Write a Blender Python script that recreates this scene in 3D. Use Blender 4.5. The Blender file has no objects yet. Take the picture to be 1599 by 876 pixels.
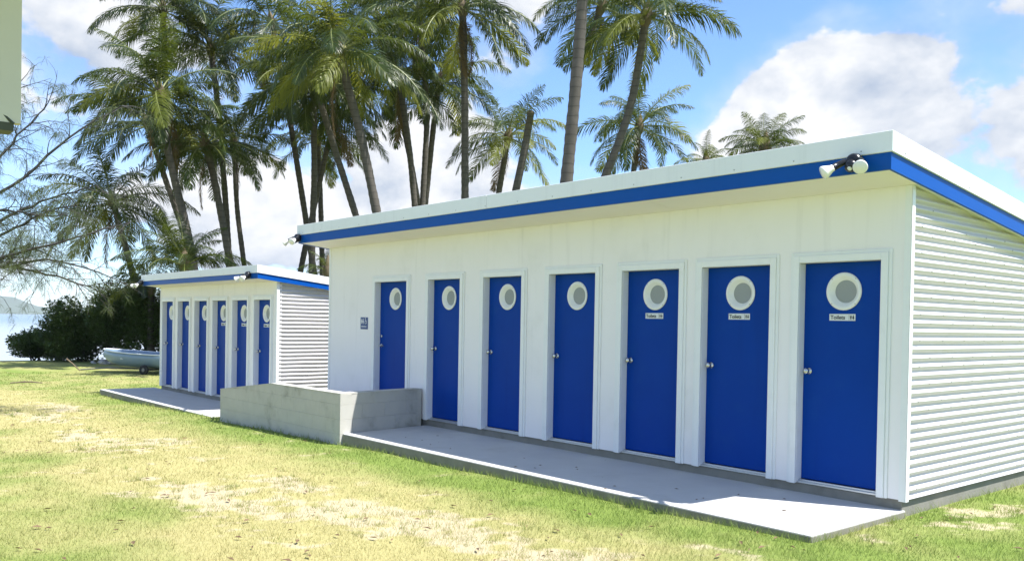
import bpy, math, random
import numpy as np
from mathutils import Vector, Matrix

random.seed(7)
RNG = np.random.default_rng(7)
scene = bpy.context.scene
COL = scene.collection

# ------------------------------------------------------------------ camera
cam_d = bpy.data.cameras.new('camera')
cam = bpy.data.objects.new('camera', cam_d); COL.objects.link(cam)
CAM = Vector((3.479, -7.365, 1.468))
fw = Vector((-0.7633, 0.6459, -0.0143)).normalized()
rt0 = Vector((0.6458, 0.7635, 0.0)).normalized()
rt0 = (rt0 - fw * rt0.dot(fw)).normalized()
up0 = rt0.cross(fw)
ROLL = 0.0174
rt = rt0 * math.cos(ROLL) + up0 * math.sin(ROLL)
up = rt.cross(fw)
m = Matrix((rt, up, -fw)).transposed().to_4x4()
m.translation = CAM
cam.matrix_world = m
cam_d.sensor_width = 36.0
cam_d.lens = 36.0 * 1357.35 / 1599.0
cam_d.shift_y = 84.1 / 1599.0
cam_d.clip_start = 0.1
cam_d.clip_end = 30000
scene.camera = cam

# ------------------------------------------------------------------ sun, sky, exposure
SUN_DIR = Vector((1.37, 0.71, 2.835)).normalized()
sun_d = bpy.data.lights.new('sun', 'SUN')
sun_d.energy = 4.6
sun_d.angle = math.radians(0.53)
sun_d.color = (1.0, 0.975, 0.94)
sun = bpy.data.objects.new('sun', sun_d); COL.objects.link(sun)
sun.rotation_euler = SUN_DIR.to_track_quat('Z', 'Y').to_euler()
sun.location = (20, 10, 40)

scene.view_settings.view_transform = 'Standard'
scene.view_settings.look = 'None'
scene.view_settings.gamma = 1.0
scene.view_settings.use_curve_mapping = False
scene.view_settings.exposure = 1.08


class NT:
    """small helper round a node tree"""
    def __init__(s, tree):
        s.t = tree; s.n = tree.nodes; s.l = tree.links
    def node(s, kind, **kw):
        n = s.n.new(kind)
        for k, v in kw.items():
            setattr(n, k, v)
        return n
    def put(s, sock, v):
        if isinstance(v, bpy.types.NodeSocket):
            s.l.new(v, sock)
        elif v is not None:
            sock.default_value = v
    def math(s, op, a, b=None, c=None, clamp=False):
        n = s.node('ShaderNodeMath', operation=op, use_clamp=clamp)
        s.put(n.inputs[0], a)
        if b is not None: s.put(n.inputs[1], b)
        if c is not None: s.put(n.inputs[2], c)
        return n.outputs[0]
    def vmath(s, op, a, b=None, scale=None):
        n = s.node('ShaderNodeVectorMath', operation=op)
        s.put(n.inputs[0], a)
        if b is not None: s.put(n.inputs[1], b)
        if scale is not None: s.put(n.inputs['Scale'], scale)
        return n.outputs['Value'] if op in ('DOT_PRODUCT', 'DISTANCE', 'LENGTH') else n.outputs[0]
    def noise(s, vec, scale, detail=3, rough=0.5, dist=0.0):
        n = s.node('ShaderNodeTexNoise')
        if vec is not None: s.put(n.inputs['Vector'], vec)
        n.inputs['Scale'].default_value = scale
        n.inputs['Detail'].default_value = detail
        n.inputs['Roughness'].default_value = rough
        n.inputs['Distortion'].default_value = dist
        return n.outputs['Fac']
    def step(s, x, a, b):
        n = s.node('ShaderNodeMapRange', interpolation_type='SMOOTHSTEP')
        s.put(n.inputs['Value'], x)
        n.inputs['From Min'].default_value = a; n.inputs['From Max'].default_value = b
        n.inputs['To Min'].default_value = 0; n.inputs['To Max'].default_value = 1
        return n.outputs[0]
    def mix(s, f, a, b):
        n = s.node('ShaderNodeMix', data_type='RGBA')
        s.put(n.inputs['Factor'], f)
        s.put(n.inputs[6], a if isinstance(a, bpy.types.NodeSocket) else (*a, 1))
        s.put(n.inputs[7], b if isinstance(b, bpy.types.NodeSocket) else (*b, 1))
        return n.outputs[2]


world = bpy.data.worlds.new('World'); scene.world = world
world.use_nodes = True
wt = NT(world.node_tree); wt.n.clear()
out = wt.node('ShaderNodeOutputWorld')
bg = wt.node('ShaderNodeBackground'); bg.inputs['Strength'].default_value = 0.13
sky = wt.node('ShaderNodeTexSky', sky_type='NISHITA')
sky.sun_disc = False
sky.sun_elevation = math.asin(SUN_DIR.z)
sky.sun_rotation = math.atan2(SUN_DIR.x, SUN_DIR.y)
sky.air_density = 0.9; sky.dust_density = 0.25; sky.ozone_density = 3.0
tc = wt.node('ShaderNodeTexCoord')
d0 = wt.vmath('NORMALIZE', tc.outputs['Generated'])
p0 = wt.vmath('MULTIPLY', d0, (1.0, 1.0, 1.45))


def cloud_field(p):
    big = wt.noise(p, 2.1, 2, 0.5)
    fine = wt.noise(p, 6.6, 10, 0.55, 0.15)
    f = wt.math('ADD', wt.math('MULTIPLY', big, 0.55), wt.math('MULTIPLY', fine, 0.6))
    return f


def blobs(d):
    acc = None
    for c, r, a in CLOUDS:
        k = wt.step(wt.vmath('DISTANCE', d, c), r, r * 0.15)
        k = wt.math('MULTIPLY', k, a)
        acc = k if acc is None else wt.math('ADD', acc, k)
    return acc


# cumulus banks and clear gaps by compass direction
CLOUDS = [((-0.487, 0.836, 0.25), 0.16, 0.17), ((-0.545, 0.80, 0.225), 0.12, 0.14), ((-0.44, 0.865, 0.21), 0.13, 0.10), ((-0.817, 0.551, 0.15), 0.15, 0.12),
          ((-0.93, 0.217, 0.285), 0.18, 0.09), ((-0.29, 0.93, 0.17), 0.10, 0.10), ((-0.75, 0.6, 0.06), 0.45, 0.06), ((-0.42, 0.86, 0.36), 0.14, -0.08),
          ((-0.556, 0.774, 0.33), 0.10, -0.16), ((-0.655, 0.71, 0.25), 0.15, -0.20), ((-0.86, 0.42, 0.34), 0.13, -0.2)]
fld = wt.math('ADD', cloud_field(p0), blobs(d0))
p1 = wt.vmath('ADD', p0, tuple(SUN_DIR * 0.05))
shade = wt.math('SUBTRACT', cloud_field(p0), cloud_field(p1))
lit = wt.math('MULTIPLY_ADD', shade, 6.0, 0.7, clamp=True)
thick = wt.step(fld, 0.615, 0.665)
veil = wt.math('MULTIPLY', wt.step(fld, 0.52, 0.66), 0.3)
dens = wt.math('MAXIMUM', thick, veil)
ccol = wt.mix(lit, (1.75, 2.1, 2.7), (3.7, 3.75, 3.85))
low = wt.node('ShaderNodeSeparateXYZ'); wt.put(low.inputs[0], d0)
above = wt.step(low.outputs['Z'], -0.01, 0.06)
dens = wt.math('MULTIPLY', dens, above)
wt.put(bg.inputs['Color'], wt.mix(dens, wt.vmath('MULTIPLY', sky.outputs[0], (0.76, 0.87, 1.0)), ccol))
wt.l.new(bg.outputs[0], out.inputs['Surface'])

# ------------------------------------------------------------------ mesh helpers
WPOS = {}


class MB:
    def __init__(s): s.v = []; s.f = []
    def add(s, verts, faces):
        b = len(s.v); s.v += [tuple(p) for p in verts]; s.f += [tuple(i + b for i in f) for f in faces]
        return s
    def box(s, x0, x1, y0, y1, z0, z1):
        x0, x1 = min(x0, x1), max(x0, x1); y0, y1 = min(y0, y1), max(y0, y1); z0, z1 = min(z0, z1), max(z0, z1)
        v = [(x, y, z) for z in (z0, z1) for y in (y0, y1) for x in (x0, x1)]
        return s.add(v, [(0, 2, 3, 1), (4, 5, 7, 6), (0, 1, 5, 4), (2, 6, 7, 3), (0, 4, 6, 2), (1, 3, 7, 5)])
    def hexa(s, lo, hi):
        """lo, hi: 4 points each, counter-clockwise seen from above"""
        return s.add(list(lo) + list(hi), [(3, 2, 1, 0), (4, 5, 6, 7), (0, 1, 5, 4), (1, 2, 6, 5), (2, 3, 7, 6), (3, 0, 4, 7)])
    def tube(s, pts, radii, n=8, cap=True):
        pts = [Vector(p) for p in pts]; rings = []
        ref = Vector((0.13, 0.21, 1.0)) if abs((pts[-1] - pts[0]).normalized().z) < 0.85 else Vector((1, 0.1, 0))
        for i, p in enumerate(pts):
            t = (pts[min(i + 1, len(pts) - 1)] - pts[max(i - 1, 0)]).normalized()
            a = t.cross(ref).normalized(); b = t.cross(a)
            rings.append([p + (a * math.cos(2 * math.pi * k / n) + b * math.sin(2 * math.pi * k / n)) * radii[i] for k in range(n)])
        v = [q for r in rings for q in r]; f = []
        for i in range(len(pts) - 1):
            for k in range(n):
                k2 = (k + 1) % n
                f.append((i * n + k, i * n + k2, (i + 1) * n + k2, (i + 1) * n + k))
        if cap:
            f.append(tuple(range(n))[::-1] if False else tuple(range(n)))
            f.append(tuple((len(pts) - 1) * n + k for k in range(n))[::-1])
        return s.add(v, f)
    def lathe(s, c, axis, prof, n=24):
        """prof: (radius, along axis) list; axis a unit Vector"""
        axis = Vector(axis).normalized(); c = Vector(c)
        ref = Vector((0, 0, 1)) if abs(axis.z) < 0.9 else Vector((1, 0, 0))
        a = axis.cross(ref).normalized(); b = axis.cross(a)
        v = []; f = []
        for r, h in prof:
            for k in range(n):
                w = 2 * math.pi * k / n
                v.append(c + axis * h + (a * math.cos(w) + b * math.sin(w)) * r)
        for i in range(len(prof) - 1):
            for k in range(n):
                k2 = (k + 1) % n
                f.append((i * n + k, i * n + k2, (i + 1) * n + k2, (i + 1) * n + k))
        return s.add(v, f)
    def build(s, name, mat, parent=None, smooth=False, origin=None):
        v = np.array(s.v, dtype=float)
        if origin is None:
            lo, hi = v.min(0), v.max(0); origin = ((lo[0] + hi[0]) / 2, (lo[1] + hi[1]) / 2, lo[2])
        origin = np.array(origin, dtype=float)
        me = bpy.data.meshes.new(name)
        me.from_pydata((v - origin).tolist(), [], s.f); me.update()
        if smooth:
            me.polygons.foreach_set('use_smooth', [True] * len(me.polygons))
        if mat: me.materials.append(mat)
        o = bpy.data.objects.new(name, me); COL.objects.link(o)
        base = np.zeros(3)
        if parent is not None:
            o.parent = parent; base = WPOS[parent.name]
        o.location = tuple(origin - base)
        WPOS[o.name] = origin
        return o


def fix_normals(o):
    import bmesh
    bm = bmesh.new(); bm.from_mesh(o.data); bmesh.ops.recalc_face_normals(bm, faces=bm.faces); bm.to_mesh(o.data); bm.free()
    return o


def bevel(o, w=0.006, seg=2):
    md = o.modifiers.new('bevel', 'BEVEL'); md.width = w; md.segments = seg; md.limit_method = 'ANGLE'; md.angle_limit = math.radians(40)
    return o


def tag(o, label=None, cat=None, group=None, kind=None):
    if label: o['label'] = label
    if cat: o['category'] = cat
    if group: o['group'] = group
    if kind: o['kind'] = kind
    return o


def empty(name, loc, label=None, cat=None, group=None):
    o = bpy.data.objects.new(name, None); COL.objects.link(o); o.location = loc
    o.empty_display_size = 0.2
    WPOS[o.name] = np.array(loc, dtype=float)
    return tag(o, label, cat, group)


# ------------------------------------------------------------------ materials
def pbr(name, col, rough=0.6, metal=0.0, spec=0.5, vary=0.08, vscale=6.0, bump=0.0, bscale=60.0, dirt=None, dscale=2.0, coat=0.0, streak=0.0):
    m = bpy.data.materials.new(name); m.use_nodes = True
    t = NT(m.node_tree); b = t.n['Principled BSDF']
    co = t.node('ShaderNodeTexCoord').outputs['Object']
    geo = t.node('ShaderNodeNewGeometry').outputs['Position']
    n = t.noise(geo, vscale, 4, 0.6)
    lo = tuple(max(0, c * (1 - vary)) for c in col); hi = tuple(min(1, c * (1 + vary)) for c in col)
    c = t.mix(n, lo, hi)
    if dirt:
        dcol, amt = dirt
        k = t.step(t.noise(geo, dscale, 6, 0.65), 0.5, 0.78)
        c = t.mix(t.math('MULTIPLY', k, amt), c, dcol)
    t.put(b.inputs['Base Color'], c)
    b.inputs['Roughness'].default_value = rough
    b.inputs['Metallic'].default_value = metal
    b.inputs['Specular IOR Level'].default_value = spec
    b.inputs['Coat Weight'].default_value = coat
    if streak > 0:
        k = t.step(t.noise(t.vmath('MULTIPLY', geo, (7.0, 7.0, 0.5)), 1.0, 5, 0.6), 0.52, 0.8)
        c = t.mix(t.math('MULTIPLY', k, streak), c, tuple(q * .62 for q in col)); t.put(b.inputs['Base Color'], c)
    if bump > 0:
        bn = t.node('ShaderNodeBump'); bn.inputs['Strength'].default_value = bump; bn.inputs['Distance'].default_value = 0.01
        t.put(bn.inputs['Height'], t.noise(geo, bscale, 5, 0.6))
        t.l.new(bn.outputs[0], b.inputs['Normal'])
    return m


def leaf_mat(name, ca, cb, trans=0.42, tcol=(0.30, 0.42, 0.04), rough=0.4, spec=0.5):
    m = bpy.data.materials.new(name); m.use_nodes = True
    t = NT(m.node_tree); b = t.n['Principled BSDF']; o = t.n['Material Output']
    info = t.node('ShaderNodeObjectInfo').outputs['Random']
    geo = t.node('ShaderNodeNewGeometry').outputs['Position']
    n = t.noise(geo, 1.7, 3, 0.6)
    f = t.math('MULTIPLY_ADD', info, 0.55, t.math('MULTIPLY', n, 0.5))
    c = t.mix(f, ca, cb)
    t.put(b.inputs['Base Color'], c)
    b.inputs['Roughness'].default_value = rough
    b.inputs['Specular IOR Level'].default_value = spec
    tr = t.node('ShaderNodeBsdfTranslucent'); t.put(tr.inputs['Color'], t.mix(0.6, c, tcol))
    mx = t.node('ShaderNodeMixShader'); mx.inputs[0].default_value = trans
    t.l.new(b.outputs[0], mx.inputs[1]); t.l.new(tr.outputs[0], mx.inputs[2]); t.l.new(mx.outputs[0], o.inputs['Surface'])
    return m


M = {}
M['wall'] = pbr('painted_wall', (0.86, 0.825, 0.815), 0.55, vary=0.035, vscale=1.3, bump=0.06, bscale=90, dirt=((0.60, 0.585, 0.53), 0.30), dscale=1.1, streak=0.3)
M['trim'] = pbr('painted_trim', (0.82, 0.82, 0.81), 0.42, vary=0.03, vscale=4, dirt=((0.62, 0.60, 0.55), 0.25), dscale=5)
M['soffit'] = pbr('soffit_paint', (0.82, 0.77, 0.73), 0.6, vary=0.05, vscale=2)
M['door'] = pbr('blue_door_paint', (0.0, 0.044, 0.29), 0.45, spec=0.10, vary=0.10, vscale=2.5, bump=0.03, bscale=35, dirt=((0.004, 0.055, 0.29), 0.5), dscale=4, streak=0.3)
M['fascia'] = pbr('blue_fascia_paint', (0.001, 0.075, 0.36), 0.42, spec=0.15, vary=0.08, vscale=2, bump=0.02, bscale=20)
M['cap'] = pbr('white_flashing', (0.80, 0.81, 0.82), 0.42, vary=0.03, vscale=1.5, dirt=((0.6, 0.6, 0.58), 0.2), dscale=1.5, streak=0.25)
M['iron'] = pbr('white_corrugated_steel', (0.59, 0.565, 0.56), 0.36, vary=0.04, vscale=3, dirt=((0.6, 0.58, 0.52), 0.22), dscale=2.2)
M['alu'] = pbr('aluminium', (0.62, 0.63, 0.64), 0.35, metal=0.8, vary=0.06)
M['steel'] = pbr('satin_steel', (0.55, 0.55, 0.54), 0.25, metal=1.0, vary=0.05)
M['screw'] = pbr('screw_heads', (0.42, 0.42, 0.42), 0.45, metal=0.5)
M['mesh'] = pbr('grey_vent_mesh', (0.30, 0.315, 0.31), 0.6, vary=0.25, vscale=160, bump=0.3, bscale=300)
M['ring'] = pbr('white_plastic', (0.80, 0.79, 0.75), 0.35, vary=0.03)
M['slab'] = pbr('pale_concrete', (0.50, 0.495, 0.475), 0.85, vary=0.10, vscale=3, bump=0.25, bscale=120, dirt=((0.36, 0.345, 0.31), 0.4), dscale=1.8)
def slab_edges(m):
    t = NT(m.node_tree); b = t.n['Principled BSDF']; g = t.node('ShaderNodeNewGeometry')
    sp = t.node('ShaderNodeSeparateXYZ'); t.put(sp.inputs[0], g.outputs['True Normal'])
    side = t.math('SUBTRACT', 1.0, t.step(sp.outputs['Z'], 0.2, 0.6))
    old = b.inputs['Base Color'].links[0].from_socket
    stain_shade = t.mix(t.noise(g.outputs['Position'], 6, 5, .65), (0.14, 0.13, 0.10), (0.30, 0.285, 0.235))
    t.put(b.inputs['Base Color'], t.mix(side, old, stain_shade))


slab_edges(M['slab'])                                           # upright faces darkened: soil stain plus painted-in shade of the slab front
M['plinth'] = pbr('damp_concrete', (0.225, 0.215, 0.185), 0.9, vary=0.22, vscale=5, bump=0.35, bscale=50, dirt=((0.12, 0.115, 0.09), 0.75), dscale=3.0)
M['block'] = pbr('bagged_blockwork', (0.47, 0.455, 0.41), 0.9, vary=0.12, vscale=4, bump=0.35, bscale=70, dirt=((0.20, 0.19, 0.145), 0.75), dscale=2.4)
M['black'] = pbr('black_plastic', (0.012, 0.012, 0.014), 0.3)
M['lamp'] = pbr('white_lamp_glass', (0.82, 0.81, 0.78), 0.25)
M['plate'] = pbr('sign_plate', (0.68, 0.69, 0.68), 0.35, vary=0.03)
M['ink'] = pbr('black_ink', (0.01, 0.01, 0.012), 0.6)
M['bsign'] = pbr('blue_sign', (0.008, 0.045, 0.20), 0.35)
M['wink'] = pbr('white_ink', (0.8, 0.8, 0.8), 0.6)
M['cream'] = pbr('cream_panel', (0.60, 0.56, 0.47), 0.7, vary=0.08, vscale=3, dirt=((0.40, 0.36, 0.2), 0.4), dscale=3)
M['dkgreen'] = pbr('dark_green_rail', (0.05, 0.055, 0.03), 0.6, vary=0.3)
M['hull'] = pbr('boat_hull_paint', (0.20, 0.28, 0.37), 0.35, vary=0.07, vscale=3, dirt=((0.3, 0.33, 0.35), 0.4), dscale=3)
M['gun'] = pbr('gunwale_white', (0.75, 0.77, 0.78), 0.4)
M['rust'] = pbr('galvanised_trailer', (0.25, 0.23, 0.2), 0.6, metal=0.5, vary=0.3)
M['rubber'] = pbr('tyre_rubber', (0.02, 0.02, 0.02), 0.8)
M['stone'] = pbr('stone', (0.42, 0.40, 0.36), 0.9, vary=0.25, bump=0.4, bscale=20)
M['wood'] = pbr('driftwood', (0.16, 0.12, 0.08), 0.9, vary=0.3)
M['bark'] = pbr('casuarina_bark', (0.06, 0.056, 0.052), 0.95, vary=0.3, vscale=10, bump=0.6, bscale=30)
M['needle'] = leaf_mat('casuarina_needles', (0.07, 0.10, 0.05), (0.12, 0.15, 0.06), 0.3, (0.25, 0.24, 0.08), 0.6, 0.2)
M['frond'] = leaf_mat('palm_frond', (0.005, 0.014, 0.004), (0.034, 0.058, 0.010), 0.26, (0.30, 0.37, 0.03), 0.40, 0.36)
M['frond_old'] = leaf_mat('palm_frond_yellowing', (0.08, 0.11, 0.018), (0.17, 0.18, 0.03), 0.42, (0.42, 0.42, 0.05), 0.45, 0.25)
M['frond_dead'] = leaf_mat('dead_palm_frond', (0.09, 0.065, 0.035), (0.17, 0.12, 0.06), 0.2, (0.3, 0.2, 0.08), 0.8, 0.1)
M['rachis'] = pbr('palm_midrib', (0.17, 0.19, 0.05), 0.5, vary=0.2)
M['fibre'] = pbr('palm_fibre', (0.13, 0.10, 0.06), 0.95, vary=0.3, bump=0.5, bscale=20)
M['leaf'] = leaf_mat('shrub_leaf', (0.022, 0.055, 0.013), (0.08, 0.125, 0.028), 0.25, (0.22, 0.28, 0.03), 0.35, 0.5)
M['nut'] = pbr('coconut_husk', (0.16, 0.15, 0.03), 0.6, vary=0.25)


def trunk_mat():
    m = pbr('palm_bark', (0.09, 0.078, 0.066), 0.95, vary=0.3, vscale=7, dirt=((0.05, 0.045, 0.038), 0.7), dscale=2.0)
    t = NT(m.node_tree); b = t.n['Principled BSDF']
    geo = t.node('ShaderNodeNewGeometry').outputs['Position']
    w = t.node('ShaderNodeTexWave', wave_type='BANDS', bands_direction='Z', wave_profile='SAW')
    t.put(w.inputs['Vector'], geo); w.inputs['Scale'].default_value = 1.35; w.inputs['Distortion'].default_value = 1.2
    w.inputs['Detail'].default_value = 3; w.inputs['Detail Scale'].default_value = 2.0
    old = b.inputs['Base Color'].links[0].from_socket
    t.put(b.inputs['Base Color'], t.mix(t.math('MULTIPLY', t.step(w.outputs['Fac'], 0.75, 0.98), 0.6), old, (0.03, 0.027, 0.022)))
    bn = t.node('ShaderNodeBump'); bn.inputs['Strength'].default_value = 0.8; bn.inputs['Distance'].default_value = 0.02
    t.put(bn.inputs['Height'], w.outputs['Fac']); t.l.new(bn.outputs[0], b.inputs['Normal'])
    return m


M['trunk'] = trunk_mat()

# ------------------------------------------------------------------ ground
_lat = RNG.random((256, 256))


def vnoise(x, y, s):
    x = np.asarray(x) * s + 57.3; y = np.asarray(y) * s + 91.7
    xi = np.floor(x).astype(int); yi = np.floor(y).astype(int); fx = x - xi; fy = y - yi
    fx = fx * fx * (3 - 2 * fx); fy = fy * fy * (3 - 2 * fy)
    g = lambda a, b: _lat[a % 256, b % 256]
    return (g(xi, yi) * (1 - fx) + g(xi + 1, yi) * fx) * (1 - fy) + (g(xi, yi + 1) * (1 - fx) + g(xi + 1, yi + 1) * fx) * fy


def fbm(x, y, s, o=4):
    a = 0; w = 0.5; t = 0
    for i in range(o):
        a = a + vnoise(x + i * 13.1, y - i * 7.7, s * 2 ** i) * w; t += w; w *= 0.55
    return a / t


def sstep(x, a, b):
    t = np.clip((x - a) / (b - a), 0, 1); return t * t * (3 - 2 * t)


def gz(x, y):
    x = np.asarray(x, dtype=float); y = np.asarray(y, dtype=float)
    base = np.interp(-x, [-40, 0, 7, 17, 30, 41, 47, 60, 120, 7000], [-.12, -.15, -.235, -.46, -.54, -.62, -1.0, -1.75, -4, -8])
    return base + (fbm(x, y, 0.9, 3) - 0.5) * 0.035 * sstep(-np.abs(x), -44, -40)


# worn places in the lawn: (x, y, rx, ry, strength)
WORN = [(-16.0, -2.9, 1.6, .5, .8), (-14.0, -3.7, 1.6, .5, .8), (-9.6, -4.0, 1.7, .45, .9), (-8.8, -3.2, 1.3, .35, .6), (-4.2, -4.3, 1.3, .5, .9), (-4.4, -3.35, 1.2, .35, .8),
        (-3.0, -3.6, 1.1, .5, 1.0), (-2.0, -3.4, 1.1, .45, 1.0), (-1.1, -3.15, .9, .4, .9), (-.3, -2.2, .5, .15, .55), (.35, .75, .35, .9, .9), (.12, -.9, .25, .6, .45), (.9, 2.2, .6, .8, .5)]


def lawn_masks(x, y):
    n1 = fbm(x, y, 0.55, 4); n2 = fbm(x + 31, y + 5, 2.3, 4); n3 = fbm(x - 11, y + 3, 7.0, 3)
    yy = y + (n1 - .5) * 1.5
    band = np.exp(-((yy + 3.9) / 1.6) ** 2) * sstep(x, -25, -19) * (1 - sstep(x, -.6, .6))
    dry = 1.15 * band + (n1 - .5) * 1.0 + (n2 - .5) * .75 + .12
    far = 1 - sstep(x, -24, -17)
    dry = dry + far * (.25 + (n2 - .5) * .5)
    edge = np.exp(-((y + 1.9) / .42) ** 2) * sstep(x, -12, -10)
    dry = dry - .35 * edge
    worn = np.zeros_like(dry)
    for cx, cy, rx, ry, s in WORN:
        worn = np.maximum(worn, s * np.exp(-((x - cx) / rx) ** 2 - ((y - cy) / ry) ** 2))
    sand = sstep(worn * 1.0 + (n2 - .5) * 1.3 + (n3 - .5) * 1.6 + (band - .6) * .25, .30, .95)
    shore = 1 - sstep(x, -45, -42.5)
    sand = np.maximum(sand, shore)
    return np.clip(dry, 0, 1), np.clip(sand, 0, 1)


def spaced(lo, hi, fine_lo, fine_hi, step, grow=1.35):
    a = list(np.arange(fine_lo, fine_hi + 1e-6, step)); d = step
    while a[-1] < hi: d *= grow; a.append(min(a[-1] + d, hi))
    d = step
    while a[0] > lo: d *= grow; a.insert(0, max(a[0] - d, lo))
    return np.array(a)


gx = spaced(-6000, 6000, -26, 4, 0.07); gy = spaced(-6000, 6000, -7.5, 3, 0.06)
GX, GY = np.meshgrid(gx, gy); nx, ny = len(gx), len(gy)
vx = GX.ravel(); vy = GY.ravel(); vz = gz(vx, vy)
dry, sand = lawn_masks(vx, vy)
idx = np.arange(nx * ny).reshape(ny, nx)
quads = np.stack([idx[:-1, :-1], idx[:-1, 1:], idx[1:, 1:], idx[1:, :-1]], -1).reshape(-1, 4)


def np_mesh(name, co, faces, k):
    me = bpy.data.meshes.new(name)
    me.vertices.add(len(co)); me.vertices.foreach_set('co', np.asarray(co, dtype=np.float32).ravel())
    me.loops.add(faces.size); me.loops.foreach_set('vertex_index', faces.ravel().astype(np.int32))
    me.polygons.add(len(faces)); me.polygons.foreach_set('loop_start', np.arange(0, faces.size, k, dtype=np.int32))
    me.update(calc_edges=True); me.validate()
    return me


gme = np_mesh('ground', np.stack([vx, vy, vz], 1), quads, 4)
gme.polygons.foreach_set('use_smooth', [True] * len(gme.polygons))
for nm, arr in (('dry', dry), ('sand', sand)):
    at_ = gme.attributes.new(nm, 'FLOAT', 'POINT'); at_.data.foreach_set('value', arr.astype(np.float32))


def ground_mat():
    m = bpy.data.materials.new('lawn'); m.use_nodes = True
    t = NT(m.node_tree); b = t.n['Principled BSDF']
    geo = t.node('ShaderNodeNewGeometry').outputs['Position']
    A = lambda n: t.node('ShaderNodeAttribute', attribute_name=n).outputs['Fac']
    f1 = t.noise(geo, 35, 5, 0.7); f2 = t.noise(geo, 3.0, 4, 0.6)
    green = t.mix(f1, (0.12, 0.18, 0.035), (0.24, 0.305, 0.07))
    straw = t.mix(f1, (0.28, 0.25, 0.10), (0.48, 0.43, 0.19))
    sandc = t.mix(f1, (0.37, 0.31, 0.195), (0.52, 0.45, 0.305))
    c = t.mix(A('dry'), green, straw)
    f3 = t.noise(geo, 14.0, 4, 0.65)
    c = t.mix(t.math('MULTIPLY', t.step(t.math('ADD', A('sand'), t.math('MULTIPLY_ADD', t.math('ADD', f2, f3), 0.7, -0.7)), .1, .95), .9), c, sandc)
    t.put(b.inputs['Base Color'], c)
    b.inputs['Roughness'].default_value = 0.95; b.inputs['Specular IOR Level'].default_value = 0.15
    bn = t.node('ShaderNodeBump'); bn.inputs['Strength'].default_value = 0.55; bn.inputs['Distance'].default_value = 0.03
    t.put(bn.inputs['Height'], f1); t.l.new(bn.outputs[0], b.inputs['Normal'])
    return m


M['lawn'] = ground_mat(); gme.materials.append(M['lawn'])
ground = bpy.data.objects.new('ground', gme); COL.objects.link(ground); tag(ground, kind='structure')


# sea, far hills
def sea_mat():
    m = bpy.data.materials.new('sea_water'); m.use_nodes = True
    t = NT(m.node_tree); b = t.n['Principled BSDF']
    geo = t.node('ShaderNodeNewGeometry').outputs['Position']
    st = t.vmath('MULTIPLY', geo, (0.6, 0.12, 1))
    sx = t.node('ShaderNodeSeparateXYZ'); t.put(sx.inputs[0], geo)
    shallow = t.step(sx.outputs['X'], -420, -60)
    c = t.mix(shallow, (0.15, 0.20, 0.23), (0.33, 0.345, 0.345))
    t.put(b.inputs['Base Color'], c)
    b.inputs['Roughness'].default_value = 0.25; b.inputs['IOR'].default_value = 1.33
    bn = t.node('ShaderNodeBump'); bn.inputs['Strength'].default_value = 0.6; bn.inputs['Distance'].default_value = 0.25
    t.put(bn.inputs['Height'], t.noise(st, 0.9, 6, 0.6)); t.l.new(bn.outputs[0], b.inputs['Normal'])
    return m


MB().add([(-6000, -6000, -1.5), (-48, -6000, -1.5), (-48, 6000, -1.5), (-6000, 6000, -1.5)], [(0, 1, 2, 3)]).build('sea', sea_mat(), origin=(-3000, 0, -1.5))['kind'] = 'structure'
M['hill'] = pbr('hill_scrub', (0.07, 0.10, 0.06), 0.95, vary=0.3, vscale=0.01)
prof = [(-1200, 4), (-700, 10), (-200, 9), (250, 8), (480, 14), (609, 30), (690, 56), (752, 68), (801, 64), (863, 42), (938, 24), (1001, 18), (1130, 32), (1180, 34), (1235, 28), (1532, 23), (1900, 40), (2400, 22), (3000, 6)]
hy = np.arange(-1200, 3001, 30.0); hz = 1.15 * np.interp(hy, [p[0] for p in prof], [p[1] for p in prof]) + (vnoise(hy, hy * 0, .02) - .5) * 5
hv = []; hf = []
rowsx = [(-4100, 0), (-4250, .45), (-4420, 1.0), (-4650, .75), (-4950, .3), (-5200, -.05)]
for xx, k in rowsx:
    for j, yv in enumerate(hy):
        hv.append((xx + (vnoise(yv, xx, .01) - .5) * 120, yv, -1.6 + (hz[j] + 1.6) * k + (random.random() - .5) * 3 * (0 < k)))
nh = len(hy)
for i in range(len(rowsx) - 1):
    for j in range(nh - 1):
        hf.append((i * nh + j, (i + 1) * nh + j, (i + 1) * nh + j + 1, i * nh + j + 1))
tag(MB().add(hv, hf).build('hills', M['hill'], smooth=True), kind='structure')


# ------------------------------------------------------------------ toilet blocks
def wall_grid(mb, xs, zs, solid, y0, y1):
    """wall between y0 (front) and y1 with open cells"""
    nxs, nzs = len(xs) - 1, len(zs) - 1
    S = lambda i, k: 0 <= i < nxs and 0 <= k < nzs and solid(i, k)
    for i in range(nxs):
        for k in range(nzs):
            if not S(i, k): continue
            a, b, c, d = xs[i], xs[i + 1], zs[k], zs[k + 1]
            mb.add([(a, y0, c), (b, y0, c), (b, y0, d), (a, y0, d)], [(0, 1, 2, 3)])
            mb.add([(a, y1, c), (b, y1, c), (b, y1, d), (a, y1, d)], [(3, 2, 1, 0)])
            if not S(i - 1, k): mb.add([(a, y0, c), (a, y0, d), (a, y1, d), (a, y1, c)], [(0, 1, 2, 3)])
            if not S(i + 1, k): mb.add([(b, y0, c), (b, y1, c), (b, y1, d), (b, y0, d)], [(0, 1, 2, 3)])
            if not S(i, k - 1): mb.add([(a, y0, c), (a, y1, c), (b, y1, c), (b, y0, c)], [(0, 1, 2, 3)])
            if not S(i, k + 1): mb.add([(a, y0, d), (b, y0, d), (b, y1, d), (a, y1, d)], [(0, 1, 2, 3)])


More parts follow.
